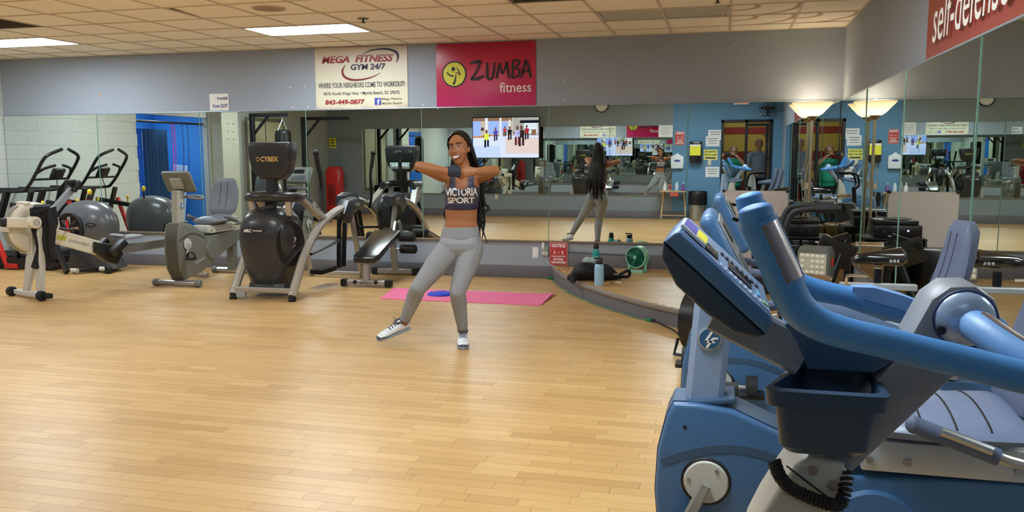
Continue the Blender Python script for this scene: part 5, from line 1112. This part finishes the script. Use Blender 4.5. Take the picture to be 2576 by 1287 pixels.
for i in range(nx): bm.faces.new((V[i, 0, 0], V[i, 0, 1], V[i+1, 0, 1], V[i+1, 0, 0])); bm.faces.new((V[i, ny, 0], V[i+1, ny, 0], V[i+1, ny, 1], V[i, ny, 1]))
for j in range(ny): bm.faces.new((V[0, j, 0], V[0, j+1, 0], V[0, j+1, 1], V[0, j, 1])); bm.faces.new((V[nx, j, 0], V[nx, j, 1], V[nx, j+1, 1], V[nx, j+1, 0]))
g = G(); g.bm.free(); g.bm = bm; g.obj('sheet', mat('pink_foam', 'e86b9c', .6, var=.05, scale=120, bump=.2), t, 60)
t = T('blue_band', 'crumpled bright blue cloth on the pink mat', 'cloth', (-2.84, 8.05, .0075))
g = G().lathe([(0, .004), (.06, .012), (.10, .022), (.125, .012), (.13, 0), (.10, .002), (0, .001)], (0, 0, 0), seg=40)
for v in g.bm.verts:
    if v.co.z > .003: v.co += V3((.012, .012, .012))*noise.noise(v.co*25); v.co.z = max(v.co.z, .001)
g.obj('cloth', mat('royal_blue_cloth', '1c37c4', .6, bump=.3), t, 60)
# ================================================================== THINGS SEEN IN THE MIRRORS, BEHIND THE CAMERA
WD = mat('pale_wood', 'c3a077', .5, var=.15, scale=10)
t = T('tray_table', 'small folding wooden table holding spray bottles by the blue wall', 'table', (-1.12, .16, 0))
G().box((0, 0, .625), (.62, .36, .02), .005).obj('table_top', WD, t)
for s in (-1, 1):
    G().bar([(s*.22, -.14, .61), (s*.27, .14, .02)], .028, .022, (0, 1, 0)).obj('leg', WD, t); G().bar([(s*.27, -.14, .02), (s*.22, .14, .61)], .028, .022, (0, 1, 0)).obj('leg', WD, t)
G().bar([(-.25, .12, .10), (.25, .12, .10)], .025, .02).obj('stretcher', WD, t)
for x, h, c, lab, top in ((-.2, .20, 'dfe4e8', 'white pump bottle at the left of the tray table', 'dfe4e8'), (.06, .24, 'c8dde4', 'clear spray bottle with green head on the tray table', '2fa08a'), (.2, .19, '7a4a9a', 'purple and white aerosol can on the tray table', 'e3e3ea')):
    b = T('bottle', lab, 'bottle', (-1.12+x, .16, .635)); G().lathe([(0, 0), (.036, 0), (.038, .01), (.038, h*.6), (.015, h*.78), (.013, h*.85), (0, h*.85)], (0, 0, 0), seg=18).obj('body', mat('bottle_'+c, c, .3), b, 40)
    G().box((0, .012, h*.92), (.022, .05, .04), .006).obj('pump_head', mat('bottle_'+top, top, .4), b)
b = T('red_card', 'small red card taped under the tray table edge', 'card', (-1.1, .352, .565)); G().box((0, 0, 0), (.18, .003, .08), 0).obj('sheet', mat('soft_red', 'c4524a', .6), b, None)
t = T('waste_bin', 'steel waste bin with black liner by the doorway', 'bin', (-.58, .22, 0))
G().lathe([(0, 0), (.165, 0), (.175, .01), (.19, .55), (.185, .55), (.17, .02), (0, .02)], (0, 0, 0), seg=32).obj('body', STEEL, t); G().lathe([(.2, .34), (.205, .5), (.2, .62), (.192, .635), (.18, .62), (.175, .4)], (0, 0, 0), seg=32).obj('liner', mat('black_bag', '0d0f14', .35, bump=.3), t)
# heavy bag rigs along the left wall
def rig(x, y, L, lab, lab2=None):
    t = T('bag_stand', lab, 'bag stand', (x, y, 0)); FR = mat('rig_navy', '10151d', .4)
    G().bar([(0, 0, .0), (0, 0, 2.26)], .09, .09, (0, 1, 0)).obj('post', FR, t); G().bar([(-.04, 0, 2.24), (L, 0, 2.24)], .08, .07).obj('beam', FR, t); G().bar([(.02, 0, 1.85), (.36, 0, 2.22)], .05, .05, (0, 1, 0)).obj('brace', FR, t)
    for s in (-1, 1): G().bar([(0, 0, .04), (.8, s*.5, .04)], .08, .07).obj('foot', FR, t)
    if not lab2: return
    b = T('punching_bag', lab2, 'punching bag', (x+L-.1, y, 1.915)); 
    for k in range(4):
        a = k*math.pi/2+.4; G().tube([(0, 0, .24), (.12*math.cos(a), .12*math.sin(a), .02)], .006, 5).obj('chain', STEEL, b)
    G().cyl((0, 0, .22), (0, 0, .285), .012, seg=8).obj('swivel', STEEL, b)
    G().lathe([(0, -.98), (.13, -.98), (.16, -.95), (.16, -.05), (.145, .0), (.10, .03), (0, .03)], (0, 0, 0), seg=28).obj('bag', mat('black_bag_vinyl', '13161a', .3), b)
rig(-9.25, 3.72, .78, 'dark steel bag stand in front of the grey pier', 'black punching bag hanging next to the window')
rig(-9.07, 1.95, 1.05, 'dark steel bag stand nearest the television wall')
# blue recess: rod, curtains, pink bands
t = T('curtain_rod', 'black rod spanning the blue recess with hanging bands', 'curtain rod', (XL-.1, 5.75, 2.03))
G().cyl((0, -.98, 0), (0, .98, 0), .02, seg=12).obj('rod', BLACKM, t)
for y, c in ((-.05, 'c04ac8'), (-.12, 'c04ac8'), (-.35, '20589a'), (-.5, '20589a')): G().tube([(0, y, 0), (.01, y, -.5), (0, y+.03, -1.0)], .010, 6, 4).obj('resistance_band', mat('band_'+c, c, .5), t)
for y, w, c, lab in ((6.35, .55, '1b5ec4', 'bright blue curtain at the near side of the recess'), (5.70, .62, '17446f', 'dark blue curtain in the middle of the recess')):
    t = T('curtain', lab, 'curtain', (XL-.45, y, 0)); g = G(); n = 44; ring0 = []
    prof = [(.03*math.sin(i*.95), -w/2+w*i/n) for i in range(n+1)]; prof += [(p[0]-.006, p[1]) for p in reversed(prof)]
    g.prism(prof, 'z', .08, 1.92).obj('cloth', mat('curtain_'+c, c, .8), t, 60)
t = T('blue_pad', 'light blue foam pad leaning in the recess', 'pad', (XL-.55, 4.98, .03)); G().box((0, 0, .62), (.30, .06, 1.24), .02, (0, 6, 0)).obj('pad', mat('pale_blue_foam', 'a8c4e8', .6), t)
# red machine and dark cabinet near the far left corner
t = T('red_heater', 'tall red cabinet standing at the far left wall', 'cabinet', (-9.12, .45, 0)); G().prism([(-.16, .0), (.16, .0), (.16, 1.05), (.10, 1.17), (-.10, 1.17), (-.16, 1.05)], 'y', -.18, .18, .03).obj('body', mat('bright_red', 'cf2320', .35), t); G().box((0, .185, .5), (.2, .01, .5), .004).obj('door', mat('dark_red', '8e1a18', .4), t)
t = T('dumbbell_rack', 'low black rack of dumbbells in front of the left window', 'rack', (-9.2, 2.9, 0))
g = G()
for s in (-1, 1): g.bar([(0, s*.55, 0), (0, s*.55, .62)], .05, .4, (1, 0, 0))
g.obj('side_frame', BLACKM, t)
for z in (.25, .56):
    G().box((0, 0, z), (.36, 1.1, .03), .004).obj('shelf', BLACKM, t)
    for k, nth in enumerate(('first', 'second', 'third', 'fourth', 'fifth')):
        d = tag(G().cyl((-.13, 0, 0), (.13, 0, 0), .018, seg=8).cyl((-.14, 0, 0), (-.06, 0, 0), .055, seg=12).cyl((.06, 0, 0), (.14, 0, 0), .055, seg=12).obj('dumbbell', RUBBER, None), f'{nth} black dumbbell from the doorway end on the {"upper" if z > .5 else "lower"} rack shelf', 'dumbbell', 'dumbbells on the low rack')
        d.location = (-9.2, 2.9-.42+k*.21, z+.071)
# ================================================================== PEOPLE
def rings_of(a, b, ra, rb, ref=(0, 1, 0), seg=14):
    """tapered capsule from a to b; ra, rb = (side, ref-direction) radii"""
    a, b = V3(a), V3(b); ax = (b-a); Ln = ax.length; ax.normalize(); r = V3(ref)
    n = r-ax*r.dot(ax)
    if n.length < 1e-4: n = ax.orthogonal()
    n.normalize(); s = ax.cross(n)
    ra = ra if isinstance(ra, tuple) else (ra, ra); rb = rb if isinstance(rb, tuple) else (rb, rb); out = []
    for k in range(5):
        q = math.pi/2*(1-k/4.3); c, h = math.cos(q), math.sin(q); out.append((a-ax*h*min(ra), ra[0]*c, ra[1]*c))
    for k in (.33, .66): out.append((a+ax*Ln*k, ra[0]+(rb[0]-ra[0])*k, ra[1]+(rb[1]-ra[1])*k))
    for k in range(5):
        q = math.pi/2*(k+.3)/4.3; c, h = math.cos(q), math.sin(q); out.append((b+ax*h*min(rb), rb[0]*c, rb[1]*c))
    return [[p+s*(x*math.cos(t_))+n*(y*math.sin(t_)) for t_ in [2*math.pi*i/seg for i in range(seg)]] for p, x, y in out]
def body_mesh(name, limbs, ells, voxel, smooth=6, factor=.5):
    g = G()
    for l in limbs: g.loft(rings_of(*l))
    for e in ells: g.ell(e[0], e[1], e[2] if len(e) > 2 else (0, 0, 0), 20, 14)
    me = bpy.data.meshes.new(name); g.bm.to_mesh(me); g.bm.free(); o = bpy.data.objects.new(name, me); COL.objects.link(o)
    m = o.modifiers.new('r', 'REMESH'); m.mode = 'VOXEL'; m.voxel_size = voxel
    m = o.modifiers.new('s', 'SMOOTH'); m.iterations = smooth; m.factor = factor
    bpy.context.view_layer.update()
    out = bpy.data.meshes.new_from_object(o.evaluated_get(bpy.context.evaluated_depsgraph_get()))
    bpy.data.objects.remove(o); bpy.data.meshes.remove(me)
    for p in out.polygons: p.use_smooth = True
    out.name = name
    return out
def add_mesh(me, name, m, parent):
    me.materials.clear(); me.materials.append(m); me.name = name; o = bpy.data.objects.new(name, me); COL.objects.link(o); o.parent = parent; return o
def garment(body, pred, off, name, m, parent, smooth=10):
    """cloth shell that follows the body where pred(face centre) holds"""
    bm = bmesh.new(); bm.from_mesh(body)
    nrm = {v.index: v.normal.copy() for v in bm.verts}
    kill = [f for f in bm.faces if not pred(f.calc_center_median())]
    bmesh.ops.delete(bm, geom=kill, context='FACES')
    for v in bm.verts: v.co += v.normal*off
    for _ in range(smooth):
        bd = [v for v in bm.verts if v.is_boundary]
        new = {v: (v.co*.5+sum((e.other_vert(v).co for e in v.link_edges if e.is_boundary), V3())/max(1, sum(e.is_boundary for e in v.link_edges))*.5) for v in bd}
        for v, c in new.items(): v.co = c
    geo = bmesh.ops.extrude_edge_only(bm, edges=[e for e in bm.edges if e.is_boundary])
    for v in [q for q in geo['geom'] if isinstance(q, bmesh.types.BMVert)]:
        n = V3(); 
        for e in v.link_edges:
            w = e.other_vert(v); n += w.normal
        if n.length: v.co -= n.normalized()*off*1.6
    me = bpy.data.meshes.new(name); bm.to_mesh(me); bm.free()
    for p in me.polygons: p.use_smooth = True
    return add_mesh(me, name, m, parent)
def hand(limbs, wrist, knuck, side, up, curl, s=1.0):
    """palm plus five fingers: wrist -> knuckles direction, side = thumb side, curl = folding direction"""
    w, k, sd, cu = V3(wrist), V3(knuck), V3(side).normalized(), V3(curl).normalized(); d = (k-w).normalized()
    limbs.append((w, k, (.022*s, .030*s), (.018*s, .036*s), tuple(sd)))
    for i, Lf in enumerate((.062, .070, .066, .052)):
        b = k+sd*(.028-.019*i)*s; m1 = b+(d*.55+cu*.65).normalized()*Lf*.5*s; m2 = m1+(cu*.9-d*.55).normalized()*Lf*.45*s
        limbs.append((b, m1, .0092*s, .0085*s)); limbs.append((m1, m2, .0085*s, .0075*s))
    tb = w+(k-w)*.35+sd*.026*s; t1 = tb+(sd*.5+d*.7+cu*.3).normalized()*.036*s; t2 = t1+(d*.5-sd*.2+cu*.8).normalized()*.028*s
    limbs.append((tb, t1, .012*s, .010*s)); limbs.append((t1, t2, .010*s, .0085*s))
SKIN = mat('brown_skin', '9e6743', .55, var=.05, scale=20); SKIN_L = mat('light_skin', 'c08f76', .5, var=.06)
# ---------------------------------------------------------------- woman dancing
t = T('person', 'person dancing in grey leggings and slate sports top with long black braids', 'person', (-1.935, 5.95, 0), 18)
limbs = []; F = (0, 1, 0)
# torso: pelvis -> waist -> ribs -> shoulders
limbs += [((-.055, 0, .765), (.065, 0, .765), (.10, .105), (.10, .105), F), ((.005, .01, .80), (.012, .0, .93), (.155, .105), (.122, .088), F),
          ((.012, 0, .93), (.015, -.005, 1.06), (.118, .082), (.122, .088), F), ((.015, -.005, 1.06), (.022, .0, 1.20), (.122, .09), (.135, .095), F),
          ((.022, .0, 1.20), (.028, .012, 1.27), (.135, .09), (.115, .07), F), ((-.10, .0, 1.285), (.15, .0, 1.275), .048, .048), ((.028, .012, 1.27), (.036, -.005, 1.37), .052, .046)]
ells = [((-.045, -.065, 1.165), (.062, .05, .058)), ((.085, -.065, 1.16), (.062, .05, .058)), ((-.06, .085, .76), (.085, .065, .085)), ((.075, .085, .76), (.085, .065, .085))]
# legs (img-left stepping out, img-right planted)
HL, KL, AL = (-.075, .0, .74), (-.315, -.09, .455), (-.432, .035, .175)
HR, KR, AR = (.085, .0, .735), (-.022, -.115, .425), (.018, .02, .095)
for H_, K_, A_ in ((HL, KL, AL), (HR, KR, AR)):
    h, k, a = V3(H_), V3(K_), V3(A_); m = h.lerp(k, .45); c = k.lerp(a, .28)+V3((0, .018, 0))
    limbs += [(h, m, (.094, .098), .083), (m, k, .083, .057), (k, c, .056, .058), (c, a, .056, .034)]
# feet inside the shoes
limbs += [((-.43, .055, .13), (-.57, -.015, .085), .021, .018), ((.018, .05, .05), (.02, -.10, .04), .03, .026)]
# arms
SL, EL, WL = V3((-.125, .0, 1.285)), V3((-.285, -.18, 1.36)), V3((-.085, -.335, 1.325))
SR, ER, WR = V3((.165, .0, 1.28)), V3((.262, -.20, 1.325)), V3((.115, -.345, 1.325))
for S_, E_, W_ in ((SL, EL, WL), (SR, ER, WR)):
    limbs += [(S_, S_.lerp(E_, .5), .047, .042), (S_.lerp(E_, .5), E_, .042, .037), (E_, E_.lerp(W_, .35), .038, .039), (E_.lerp(W_, .35), W_, .039, .025)]
hand(limbs, WL, WL+V3((.078, -.015, -.004)), (0, 0, 1), None, (.25, .9, -.25)); hand(limbs, WR, WR+V3((-.078, -.012, -.012)), (0, 0, 1), None, (-.25, .9, -.25))
# head, turned a little to the image left, tilted
HC = V3((.002, -.03, 1.487))
HM = Matrix.Translation(HC) @ Matrix.Rotation(R(-20), 4, 'Z') @ Matrix.Rotation(R(-7), 4, 'Y') @ Matrix.Rotation(R(2), 4, 'X')
def hp(x, y, z): return tuple(HM @ V3((x, y, z)))
he = [((0, .012, .025), (.074, .092, .090)), ((0, -.02, -.02), (.064, .072, .085)), ((0, -.045, -.085), (.036, .034, .034)), ((.048, -.05, -.028), (.020, .020, .022)), ((-.048, -.05, -.028), (.020, .020, .022)), ((0, -.086, .012), (.010, .012, .022)), ((0, -.098, -.022), (.016, .014, .011)), ((-.074, .005, -.01), (.010, .017, .030)), ((.074, .005, -.01), (.010, .017, .030)), ((0, -.076, .05), (.05, .015, .012))]
limbs += [(hp(0, .01, -.05), (.034, -.0, 1.36), .05, .046), (hp(.036, -.02, -.055), hp(0, -.052, -.092), .024, .024), (hp(-.036, -.02, -.055), hp(0, -.052, -.092), .024, .024), (hp(0, -.094, -.054), hp(0, -.09, -.062), (.024, .012), (.022, .012))]
for c, r in he: ells.append((hp(*c), r, (2, -7, -20)))
wb = body_mesh('body', limbs, ells, .0062, 5)
body = add_mesh(wb, 'body', SKIN, t)
LEG = mat('grey_leggings', '8e9196', .5, var=.04, scale=14, spec=.35); TOP = mat('slate_sports_top', '3d4158', .55, var=.06)
armbox = lambda c: c.y < -.13 and c.z > 1.2
def is_leg(c):
    if c.z > .905: return False
    if c.z < .30 and c.x < -.25: # stepping leg ends above the ankle
        k, a = V3(KL), V3(AL); f = (c-k).dot(a-k)/(a-k).length_squared
        return f < .93
    return c.z > .115
garment(wb, is_leg, .004, 'leggings', LEG, t)
lg = [c for c in t.children if c.name.startswith('leggings')][0]
bvl = BVHTree.FromObject(lg, bpy.context.evaluated_depsgraph_get())
for sm_ in ([(.135, .846), (.141, .783), (.125, .73), (.108, .676), (.093, .634)], [(.093, .634), (.115, .640), (.130, .647)], [(-.135, .842), (-.07, .828), (0, .822), (.07, .828), (.128, .842)]):
    pp_ = []
    for p in catmull([(x, 0, z) for x, z in sm_], 5):
        h = bvl.ray_cast(V3((p.x, -.6, p.z)), V3((0, 1, 0)))[0]
        if h is not None: pp_.append((h.x, h.y-.0006, h.z))
    if len(pp_) > 2: G().tube(pp_, .0014, 5).obj('seam', mat('legging_seam', '6d7076', .7), lg)
def is_top(c):
    if c.z < 1.045 or c.z > 1.30 or abs(c.x-.02) > .150 or armbox(c): return False
    u = c.x-.02
    if c.z < 1.145: return True
    front = c.y < 0
    if abs(u) > .088+.03*(1-min(1, (c.z-1.145)/.07)): return abs(u) < .145-.3*(c.z-1.145) and c.z < 1.20
    if front: return not (abs(u) < .046 and c.z > 1.185+8*u*u)
    return c.z < 1.24 or abs(u) > .05
tp = garment(wb, is_top, .0045, 'sports_top', TOP, t)
garment(wb, lambda c: 1.043 < c.z < 1.075 and abs(c.x-.02) < .16 and not armbox(c), .0065, 'top_band', mat('navy_band', '2b2c48', .55), t)
bv = BVHTree.FromObject(tp, bpy.context.evaluated_depsgraph_get())
def wrap_text(s, cx, cz, w, h, bold):
    me = text_mesh(s, 1.0, bold, ext=0.0, spacing=.92); co = [v.co for v in me.vertices]; x0, x1 = min(c.x for c in co), max(c.x for c in co); y0, y1 = min(c.y for c in co), max(c.y for c in co)
    b2 = bmesh.new(); b2.from_mesh(me); bmesh.ops.triangulate(b2, faces=b2.faces[:]); bmesh.ops.subdivide_edges(b2, edges=[e for e in b2.edges if e.calc_length() > .12], cuts=2)
    for v in b2.verts:
        x = cx+(v.co.x-(x0+x1)/2)/(x1-x0)*w; z = cz+(v.co.y-(y0+y1)/2)/(y1-y0)*h
        hit = bv.ray_cast(V3((x, -.6, z)), V3((0, 1, 0)))
        v.co = V3((x, (hit[0].y if hit[0] is not None and hit[0].y > -.2 else -.09)-.0035, z))
    m2 = bpy.data.meshes.new('lettering'); b2.to_mesh(m2); b2.free(); add_mesh(m2, 'lettering', WHITE, tp)
wrap_text('VICTORIA', .018, 1.170, .240, .060, .03); wrap_text('SPORT', .014, 1.108, .200, .046, .03)
# glove on one hand
garment(wb, lambda c: c.y < -.29 and c.x < .012 and c.x > -.075 and c.z > 1.22, .004, 'glove', mat('dark_wrap', '23263a', .7), t)
# face
EW = mat('eye_white', 'cfc4ba', .4); IRIS = mat('dark_iris', '1d120c', .2); LIPS = mat('lips', '7d3f38', .4); TEETH = mat('teeth', 'f4efe8', .3); HAIR = mat('black_braids', '0c0b0d', .55, var=.4, scale=60)
bvb = BVHTree.FromObject(body, bpy.context.evaluated_depsgraph_get())
def onface(x, z, out=.0):
    o = HM @ V3((x, -.3, z)); d = (HM.to_3x3() @ V3((0, 1, 0))).normalized(); h = bvb.ray_cast(o, d)[0]
    return (h if h is not None else HM @ V3((x, -.09, z)))-d*out
for s in (-1, 1):
    c = onface(s*.030, .012, -.0075); e = G().ell(tuple(c), (.0112, .009, .0040), (2, -7, -20)).obj('eye', EW, t); c2 = onface(s*.030-.002, .012, -.0005)
    G().ell(tuple(c2), (.0060, .0036, .0042), (2, -7, -20)).obj('iris', IRIS, e)
    G().tube([tuple(onface(s*.030+dx, .021+dz, .001)) for dx, dz in ((-.015, -.004), (-.008, .0015), (0, .003), (.008, .0015), (.015, -.004))], .002, 6).obj('eyelid', HAIR, t)
    G().tube([tuple(onface(s*.032+dx*s, .036+dz, .001)) for dx, dz in ((-.020, -.003), (-.008, .003), (.006, .005), (.020, -.002))], [.0025, .0035, .003, .0015], 6, 3).obj('eyebrow', HAIR, t)
mo = [(-.034, -.042), (-.018, -.0485), (0, -.050), (.018, -.0485), (.034, -.042)]; lo = [(-.034, -.042), (-.020, -.0615), (0, -.067), (.020, -.0615), (.034, -.042)]
G().tube([tuple(onface(x, z, .002)) for x, z in mo], [.002, .004, .0042, .004, .002], 8, 3).obj('upper_lip', LIPS, t); G().tube([tuple(onface(x, z-.004, .002)) for x, z in lo], [.002, .0045, .005, .0045, .002], 8, 3).obj('lower_lip', LIPS, t)
_mo = catmull([(x, 0, z) for x, z in mo], 4)[1:-1]; _lo = catmull([(x, 0, z) for x, z in lo], 4)[1:-1]
g = G(); tp_ = [onface(p.x, p.z-.0015, .0048) for p in _mo]; bt_ = [onface(p.x, p.z+.001, .0048) for p in _lo]
for i in range(len(tp_)-1): g.quad(tuple(tp_[i]), tuple(tp_[i+1]), tuple(bt_[i+1]), tuple(bt_[i]))
g.obj('teeth', TEETH, t)
# hair cap and braids
g = G(); g.ell((0, .024, .038), (.090, .102, .098), u=28, v=18)
kill = [v for v in g.bm.verts if (v.co.y < -.048+.30*max(0, .085-v.co.z)) or v.co.z < -.03 and v.co.y < .05]
bmesh.ops.delete(g.bm, geom=kill, context='VERTS')
for v in g.bm.verts: v.co += v.co.normalized()*.004*noise.noise(v.co*60)
g.xf(HM); hc = g.obj('hair', HAIR, t, 60)
rr = random.Random(4)
for k in range(64):
    f = k/63; a = R(-85+170*f); x0, y0 = .075*math.sin(a), .06+.05*math.cos(a)*.8
    z0 = .05-.05*rr.random(); p0 = V3(hp(x0*.95, y0-.01, z0))
    xe = -.085+.30*f+rr.uniform(-.015, .015); ye = .15+.05*math.cos(a)+rr.uniform(-.02, .03); ze = rr.uniform(.74, .93) if .15 < f < .95 else rr.uniform(.9, 1.05)
    pts_ = [p0, V3(hp(x0*1.12, y0+.012, z0-.09)), V3((.01+x0*1.05+.08*f, .115+.035*math.cos(a), 1.27)), V3((xe*.9, ye, 1.08)), V3((xe+rr.uniform(-.02, .02), ye+.0, (1.08+ze)/2)), V3((xe+rr.uniform(-.03, .03), ye-.02, ze))]
    G().tube([tuple(p) for p in pts_], [.013, .0125, .012, .0115, .010, .003], 7, 5).obj('braid', HAIR, hc, 80)
# shoes
SHO = mat('white_trainer', 'd9dee4', .45, var=.2, scale=35); SOLE = mat('grey_sole', '8d9298', .6, var=.3, scale=40); DK = mat('shoe_dark_panel', '3c4150', .55)
def shoe(name_label, heel, toe, upn):
    heel, toe, upn = V3(heel), V3(toe), V3(upn).normalized(); d = (toe-heel).normalized(); Ln = (toe-heel).length; sd = d.cross(upn).normalized(); upn = sd.cross(d)
    r = t
    def ring(f, w, h0, h1, n=16): c = heel+d*(Ln*f); return [tuple(c+sd*(w*math.cos(q))+upn*((h0+h1)/2+(h1-h0)/2*math.sin(q))) for q in [2*math.pi*i/n for i in range(n)]]
    up_ = G().loft([ring(f, w, .018, h) for f, w, h in ((.0, .018, .05), (.03, .032, .085), (.14, .036, .10), (.30, .037, .10), (.45, .040, .088), (.62, .045, .070), (.80, .046, .058), (.93, .036, .048), (1.0, .016, .034))]).obj('shoe', SHO, r, 60)
    G().loft([ring(f, w, 0, .026) for f, w in ((-.01, .02), (.03, .034), (.25, .036), (.45, .038), (.7, .047), (.88, .042), (.98, .026), (1.01, .014))]).obj('sole', SOLE, up_, 60)
    G().loft([ring(f, w, .02, h) for f, w, h in ((.78, .0475, .045), (.90, .0405, .044), (.97, .029, .040), (1.008, .017, .033))]).obj('toe_guard', DK, up_, 60)
    for f, h in ((.36, .098), (.44, .091), (.52, .083), (.60, .075)): G().tube([tuple(heel+d*(Ln*f)+sd*x+upn*(h+dz)) for x, dz in ((-.028, -.012), (0, .003), (.028, -.012))], .004, 6, 3).obj('lace', DK, up_)
    G().tube([tuple(heel+d*(Ln*.22)+sd*(.036*math.cos(q))+d*(.05*math.sin(q))+upn*.099) for q in [2*math.pi*i/18 for i in range(18)]], .007, 6, closed=True).obj('collar', mat('shoe_collar', '4b505c', .7), up_)
    G().tube([tuple(heel+d*(Ln*.34)+sd*x+upn*z) for x, z in ((0, .10), (.02, .125), (.045, .12), (.03, .10), (0, .10))], .0018, 5, 3).obj('lace_bow', DK, up_)
shoe('', (-.395, .085, .105), (-.625, -.045, .045), (.18, -.05, 1)); shoe('', (.018, .085, .0), (.016, -.185, .0), (0, 0, 1))
# ---------------------------------------------------------------- photographer and second man, seen in the mirrors
def man(label, loc, rz, arms, shirt, trousers, hair, headtilt=0, mask=None, h=1.0, hairlen=.0):
    t = T('person', label, 'person', loc, rz); limbs = []
    limbs += [((-.06, 0, .90), (.06, 0, .90), (.12, .11), (.12, .11), F), ((0, -.01, .95), (0, -.02, 1.15), (.17, .135), (.175, .14), F), ((0, -.02, 1.15), (0, 0, 1.36), (.175, .13), (.16, .10), F), ((-.15, 0, 1.415), (.15, 0, 1.415), .06, .06), ((0, 0, 1.40), (0, -.015, 1.53), .062, .056)]
    for s in (-1, 1):
        limbs += [((s*.09, 0, .88), (s*.10, -.01, .50), (.092, .10), .062), ((s*.10, -.01, .50), (s*.10, .02, .10), .06, .042), ((s*.10, .06, .05), (s*.11, -.13, .045), .042, .036)]
        S_, E_, W_ = V3((s*.19, .0, 1.40)), V3(arms[s][0]), V3(arms[s][1])
        limbs += [(S_, E_, .056, .045), (E_, W_, .044, .030)]
        d = (W_-E_).normalized(); kn = V3(arms[s][2]); hand(limbs, W_, kn, arms[s][3], None, arms[s][4])
    hc = V3((0, -.03, 1.64)); HMm = Matrix.Translation(hc) @ Matrix.Rotation(R(headtilt), 4, 'Z')
    hq = lambda x, y, z: tuple(HMm @ V3((x, y, z)))
    ells = [(hq(0, .01, .03), (.078, .097, .095)), (hq(0, -.02, -.03), (.066, .074, .085)), (hq(0, -.05, -.09), (.04, .034, .032)), (hq(0, -.098, -.012), (.016, .018, .024)), (hq(-.078, .0, -.01), (.012, .02, .034)), (hq(.078, .0, -.01), (.012, .02, .034)), (hq(0, -.08, .035), (.05, .016, .012)), ((0, -.08, 1.06), (.15, .10, .13))]
    me = body_mesh('body', limbs, ells, .011, 4); b = add_mesh(me, 'body', SKIN_L, t)
    elb = {s: V3(arms[s][0]) for s in (-1, 1)}
    def is_shirt(c):
        if c.z < .90 or c.z > 1.49: return False
        for s in (-1, 1):
            E_, W_ = elb[s], V3(arms[s][1]); f = (c-E_).dot(W_-E_)/(W_-E_).length_squared
            if (c-E_.lerp(W_, max(0, min(1, f)))).length < .062 and f > -.05 and abs(c.x) > .02 and (c-V3((0, 0, c.z))).length > .20: return False
            if (c-W_).length < .17 : return False
        return True
    garment(me, is_shirt, .010, 'shirt', shirt, t); garment(me, lambda c: .09 < c.z < .93 and all((c-V3(arms[s][1])).length > .16 for s in (-1, 1)), .009, 'trousers', trousers, t)
    garment(me, lambda c: c.z <= .10, .008, 'shoes', RUBBER, t)
    g = G(); g.ell((0, .02, .042), (.087, .10, .092), u=24, v=16); kill = [v for v in g.bm.verts if v.co.y < -.055+.2*max(0, .1-v.co.z) or v.co.z < -.02]
    bmesh.ops.delete(g.bm, geom=kill, context='VERTS'); g.xf(HMm).obj('hair', hair, t, 60)
    for s in (-1, 1): G().ell(hq(s*.030, -.088, .008), (.013, .007, .007)).obj('eye', IRIS, t); G().tube([hq(s*.03+dx, -.096, .03+dz) for dx, dz in ((-.018, 0), (0, .004), (.018, 0))], .004, 6).obj('eyebrow', hair, t)
    if mask: G().ell(hq(0, -.055, -.072), (.066, .062, .05)).obj('face_mask', mask, t)
    else: G().ell(hq(0, -.083, -.062), (.028, .010, .007)).obj('mouth', LIPS, t)
    return t
GREEN = mat('green_polo', '128a6c', .75); DKT = mat('dark_trousers', '171b26', .8); GH = mat('grey_hair', '8f8f8c', .7, var=.2); MASK = mat('dark_mask', '2c343c', .7)
# facing the mirror wall (+y): rotate 180, so local -y is the facing direction
man('person in green polo shirt and dark mask photographing with a phone, reflected', (.155, -.43, -.16), 180,
    {-1: ((-.30, -.16, 1.30), (-.06, -.36, 1.555), (-.080+.155-.055, -.415, 1.595), (0, -1, .2), (.7, -.3, -.4)), 1: ((.265, -.13, 1.30), (.232, -.335, 1.535), (.228, -.405, 1.585), (0, -1, .2), (-.7, -.3, -.4))}, GREEN, DKT, GH, -4, MASK)
ph = T('phone', 'dark phone held sideways by the person in green', 'phone', (0, -.024, 1.443)); G().box((0, 0, -.012), (.155, .009, .074), .004).obj('case', BLACK, ph); G().cyl((.0, .0045, 0), (.0, .0065, 0), .006).cyl((.02, .0045, 0), (.02, .0065, 0), .006).obj('lens', mat('lens_glass', '0a0c10', .05), ph)
man('person in grey shirt with raised arm behind the dark doorway', (.70, -.92, -.0), 165,
    {-1: ((-.38, -.10, 1.58), (-.16, -.12, 1.80), (-.10, -.12, 1.86), (0, -1, 0), (.6, 0, -.6)), 1: ((.30, -.10, 1.12), (.16, -.30, 1.02), (.13, -.36, 1.0), (-1, 0, 0), (0, -.3, -.8))}, mat('grey_shirt', '7f8da0', .8), mat('navy_shorts', '2a3040', .8), GH, 15)
tw = T('white_towel', 'white towel hanging in the hand of the person in grey', 'towel', (.56, -.54, .72)); g = G(); g.loft([[(w*math.cos(q), .025*math.sin(q)+.01*math.sin(5*q), z) for q in [2*math.pi*i/20 for i in range(20)]] for w, z in ((.05, .26), (.07, .2), (.09, .1), (.10, 0), (.11, -.08))]); g.obj('cloth', mat('towel_white', 'd5dde0', .9, bump=.4), tw, 60)
